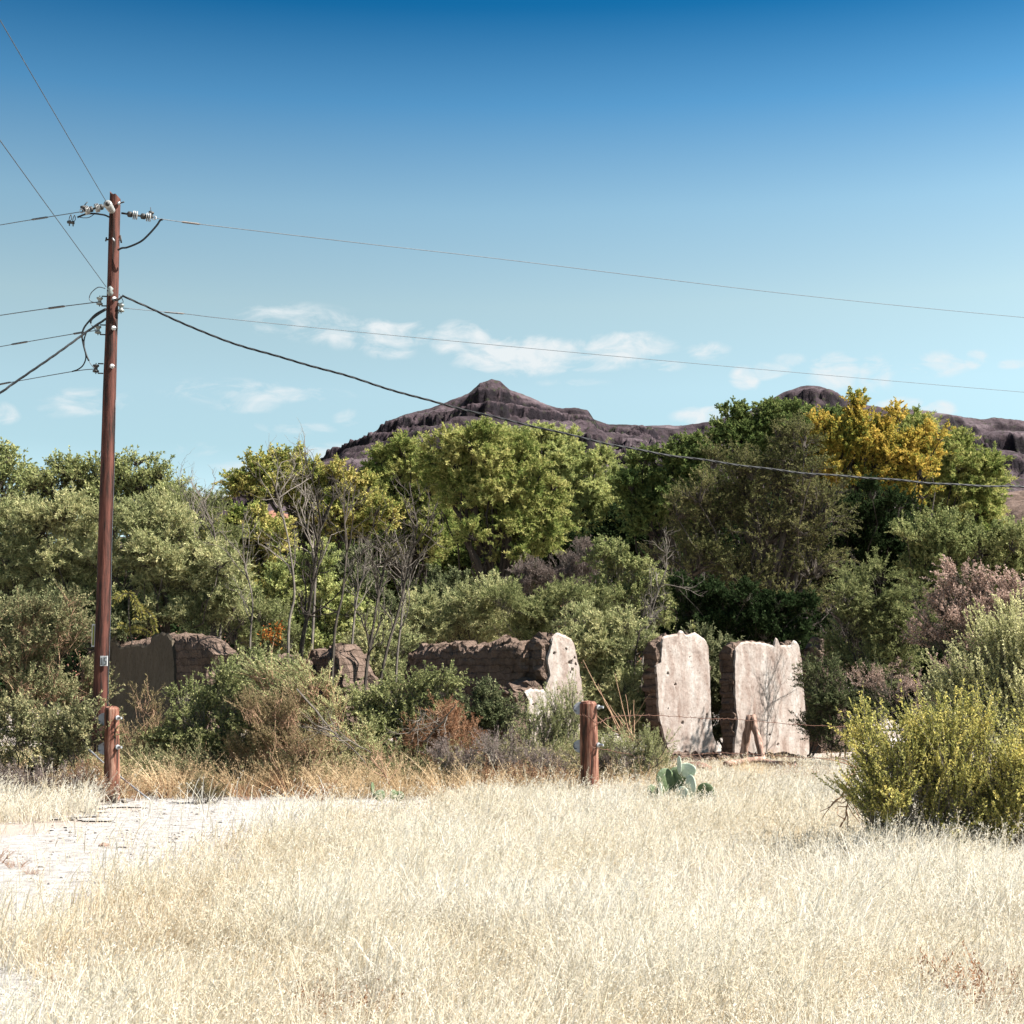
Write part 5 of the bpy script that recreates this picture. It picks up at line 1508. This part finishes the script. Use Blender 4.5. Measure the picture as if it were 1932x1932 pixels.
pear('prickly pear with dark green and pale sunlit pads in the grass before the first pier', 1280, 17.0,
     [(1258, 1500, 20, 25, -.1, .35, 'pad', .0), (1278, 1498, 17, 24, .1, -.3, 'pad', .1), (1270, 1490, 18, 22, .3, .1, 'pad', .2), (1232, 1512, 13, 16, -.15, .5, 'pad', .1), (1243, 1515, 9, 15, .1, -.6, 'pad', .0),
      (1303, 1515, 12, 26, 0, -1.0, 'padlit', -.1), (1293, 1520, 13, 18, -.3, -.8, 'padlit', -.15), (1296, 1468, 17, 14, .1, -.7, 'padlit', 0), (1282, 1462, 4, 18, -.12, 1.35, 'padlit', 0), (1246, 1518, 5, 20, 0, 1.3, 'padlit', -.1),
      (1330, 1518, 16, 20, .05, -.45, 'pad', -.1), (1300, 1490, 14, 18, .2, .9, 'padlit', .1), (1288, 1510, 16, 14, .4, .2, 'pad', .2)])
pear('small low prickly pear half buried in dry grass at the end of the gravel', 745, 18.9,
     [(720, 1512, 11, 11, -.3, .3, 'pad', 0), (752, 1513, 9, 10, .1, -.3, 'pad', 0), (738, 1508, 10, 9, .5, .6, 'pad', -.1), (704, 1506, 7, 15, -.1, .9, 'pad', 0)])

# radiating tan dead stalks behind the central post
D = 23.5; g0 = gp(1190, D)
root = empty('dead_stalks', g0, 'fan of long tan dead stalks between the central post and the first pier', 'plant')
mb = MB(); c0 = at(1185, 1395, D)
for (x_, y_) in [(1100, 1245), (1128, 1290), (1150, 1330), (1160, 1270), (1190, 1340), (1196, 1320), (1215, 1345), (1205, 1395), (1235, 1390), (1138, 1370), (1165, 1345), (1180, 1310), (1225, 1310), (1120, 1345), (1250, 1440), (1170, 1360)]:
    P = curve(c0 + rng.normal(size=3) * .08, at(x_, y_, D + rng.normal() * .2), 7, .03); tube(mb, P, np.linspace(.012, .004, 7), 4)
mb.build('stalks', M['redtwig'], root, g0)
# long dead twigs lying in the front brush
for (a, b_, c, d_, D, lab) in [(560, 1300, 690, 1440, 20.4, 'long pale dead branch slanting through the middle of the front brush'), (600, 1370, 700, 1420, 20.2, 'short dark dead branch beside the long pale one'),
                               (800, 1400, 860, 1330, 20.9, 'bleached dead branch rising in front of the rusty bush'), (770, 1385, 800, 1345, 21, 'thin grey dead branch in the leafy green bush'),
                               (700, 1430, 735, 1480, 19.9, 'reddish dead branch at the foot of the front brush'), (1590, 1500, 1620, 1425, 13.6, 'dark red bare twig beside the yellow bush'), (1585, 1560, 1605, 1490, 13.4, 'lower dark bare stem beside the yellow bush')]:
    br = MB(); P = curve(at(a, b_, D), at(c, d_, D - .3), 9, .04); tube(br, P, np.linspace(.014, .007, 9) * D / 20, 5)
    for q in range(7):
        i = rng.integers(1, 8)
        grow(br, P[i], unit(P[0] - P[-1] + rng.normal(size=3) * .6), .35, .006, 1 if D > 15 else 0, .15)
    m_ = 'greybark' if 'pale' in lab or 'grey' in lab or 'bleached' in lab else 'redtwig'
    tag(br.build('dead_branch', M[m_], None, P[-1]), lab, 'branch')

# ------------------------------------------------------------------ dry grass
def grass(n, D0, D1, pxr, dens_fn, h, wmul, power=1.0):
    Dg = D0 + (D1 - D0) * rng.random(n) ** power
    px = rng.uniform(pxr[0], pxr[1], n)
    x = (px - CX) / F * Dg * 1.0
    ok_ = rng.random(n) < dens_fn(px, Dg, x)
    return x[ok_], Dg[ok_]


def gmask(px, D, x):
    nz = fbm(np.stack([x * .8, D * .8, x * 0 + 2], 1), 3)
    edge = np.interp(px, [-400, 300, 760, 900, 1150, 1250, 1700, 2300], [18.6, 18.9, 19.0, 19.4, 20.0, 26.6, 26.6, 26.6])
    d = np.where(D < edge + (nz - .5) * 1.5, 1.0, 0.0)
    jit = (nz - .5) * 1.4
    ing = inpoly(x + jit * 1.8, D + jit * 1.8, gravel_poly)
    d = d * np.where(ing, .22, 1)
    d = d * np.where(inpoly(x + jit * 1.5, D + jit * 1.5, bare_poly), .12, 1)
    inn = inpoly(x + jit * .4, D + jit * .4, near_poly)
    d = d * np.where(inn, .12, 1)
    left = np.clip((px + 200) / 700, .35, 1)
    return d * left * np.clip((nz - .25) * 3.4, .25, 1)


x1, d1 = grass(600000, 4.6, 27, (-350, 2280), gmask, .4, 1, .85)
n = len(x1)
clump = fbm(np.stack([x1 * 1.7, d1 * 1.7, x1 * 0], 1), 3)
big = fbm(np.stack([x1 * .45, d1 * .45, x1 * 0 + 8], 1), 3)
hgt = rng.uniform(.12, .46, n) * (.35 + 1.3 * clump) * (.6 + .8 * big) * np.interp(d1, [4, 9, 18, 22, 27], [.8, 1, .95, .6, .42])
lean_a = rng.uniform(0, 2 * math.pi, n); lm_ = np.abs(rng.normal(size=n)) * .68 + .10
dx = np.cos(lean_a) * lm_ + .22; dy = np.sin(lean_a) * lm_
w = np.interp(d1, [4, 10, 20, 27], [.0018, .0025, .0042, .006]) * rng.uniform(.6, 1.4, n)
sa = rng.uniform(0, math.pi, n); sx_, sy_ = np.cos(sa) * w, np.sin(sa) * w
z0_ = np.zeros(n)
V = np.empty((n, 7, 3))
for i, (t, ww) in enumerate([(0, 1), (.45, .9), (.8, .6)]):
    cx_ = x1 + dx * hgt * t ** 1.8; cy_ = d1 + dy * hgt * t ** 1.8; cz_ = hgt * (t - .25 * lm_ * t * t)
    V[:, 2 * i, 0] = cx_ - sx_ * ww; V[:, 2 * i, 1] = cy_ - sy_ * ww; V[:, 2 * i, 2] = cz_
    V[:, 2 * i + 1, 0] = cx_ + sx_ * ww; V[:, 2 * i + 1, 1] = cy_ + sy_ * ww; V[:, 2 * i + 1, 2] = cz_
V[:, 6, 0] = x1 + dx * hgt; V[:, 6, 1] = d1 + dy * hgt; V[:, 6, 2] = hgt * (1 - .35 * lm_)
base = np.arange(n)[:, None] * 7
mb = MB()
tint = np.clip((clump - .5) * 1.2 + (big - .5) * 1.1 + .55 + rng.normal(size=n) * .22, 0, 1)
q = np.concatenate([base + np.array([[0, 1, 3, 2]]), base + np.array([[2, 3, 5, 4]])])
mb.add(V.reshape(-1, 3), q, np.repeat(tint, 7))
mb.f.append(base + np.array([[4, 5, 6]]))
# seed heads on part of the stems
sel = np.where(rng.random(n) < .26)[0]
tipp = V[sel, 6]; mid = V[sel, 4]
hd = unit(tipp - mid)
qn = 5
u = rng.uniform(-.55, .25, (len(sel), qn))
pos = tipp[:, None] + hd[:, None] * (u * .10)[..., None] + rng.normal(size=(len(sel), qn, 3)) * .006
sc_ = np.interp(d1[sel], [4, 12, 27], [.8, 1.1, 1.7])
leaves(mb, pos.reshape(-1, 3), unit(hd[:, None] + rng.normal(size=(len(sel), qn, 3)) * .5).reshape(-1, 3), np.repeat(.022 * sc_, qn), np.repeat(.0065 * sc_, qn), np.clip(.7 + rng.normal(size=len(sel) * qn) * .25, 0, 1))
tag(mb.build('dry_grass', M['straw']), 'sunlit pale straw grass covering the whole foreground', 'grass', kind='stuff')

# taller single stems and rusty tufts in the field
TM = MB(); n = 2600
px_ = rng.uniform(-200, 2150, n); Dq = rng.uniform(6.5, 21, n)
keep = gmask(px_, Dq, (px_ - CX) / F * Dq) > .25
px_, Dq = px_[keep], Dq[keep]; n = len(px_)
A_ = np.array([gp(a, d_) for a, d_ in zip(px_, Dq)])
dr = unit(np.stack([rng.normal(size=n) * .35 + .12, rng.normal(size=n) * .35, np.ones(n)], 1))
hl = rng.uniform(.35, .70, n)
mid = A_ + dr * (hl * .55)[:, None]
dr2 = unit(dr + rng.normal(size=(n, 3)) * .22)
end = mid + dr2 * (hl * .45)[:, None]
wr = np.interp(Dq, [6, 20], [.0016, .003])
prisms(TM, A_, mid, wr, wr * .9); prisms(TM, mid, end, wr * .9, wr * .5)
qn = 12; u = rng.uniform(.5, 1.05, (n, qn))
pos = mid[:, None] + (end - mid)[:, None] * u[..., None] + rng.normal(size=(n, qn, 3)) * .007
leaves(TM, pos.reshape(-1, 3), unit(dr2[:, None] + rng.normal(size=(n, qn, 3)) * .6).reshape(-1, 3), np.repeat(wr * 9, qn), np.repeat(wr * 2.4, qn), rng.random(n * qn))
tag(TM.build('tall_grass_stems', M['straw']), 'taller seeding grass stems scattered through the straw field', 'grass stems', kind='stuff')
spots = [(px, D, k_) for px, D, k_ in [(395, 7.6, .5), (90, 7.9, .45), (130, 7.7, .4), (1180, 8.2, .4), (620, 7.3, .6), (660, 7.2, .6), (700, 7.4, .45), (1860, 7.3, .8), (1900, 7.1, .9), (1800, 7.6, .5), (1560, 10.5, .5), (1610, 12.2, .8), (1590, 11.8, .7), (60, 12.5, .5), (30, 12.9, .6), (-10, 13.2, .6), (1740, 9.4, .4), (1000, 10.5, .35), (480, 9.2, .35)]]
weed_field('rust_tufts', 'rust', 'small rusty red tufts showing through the pale foreground grass', spots, .5)
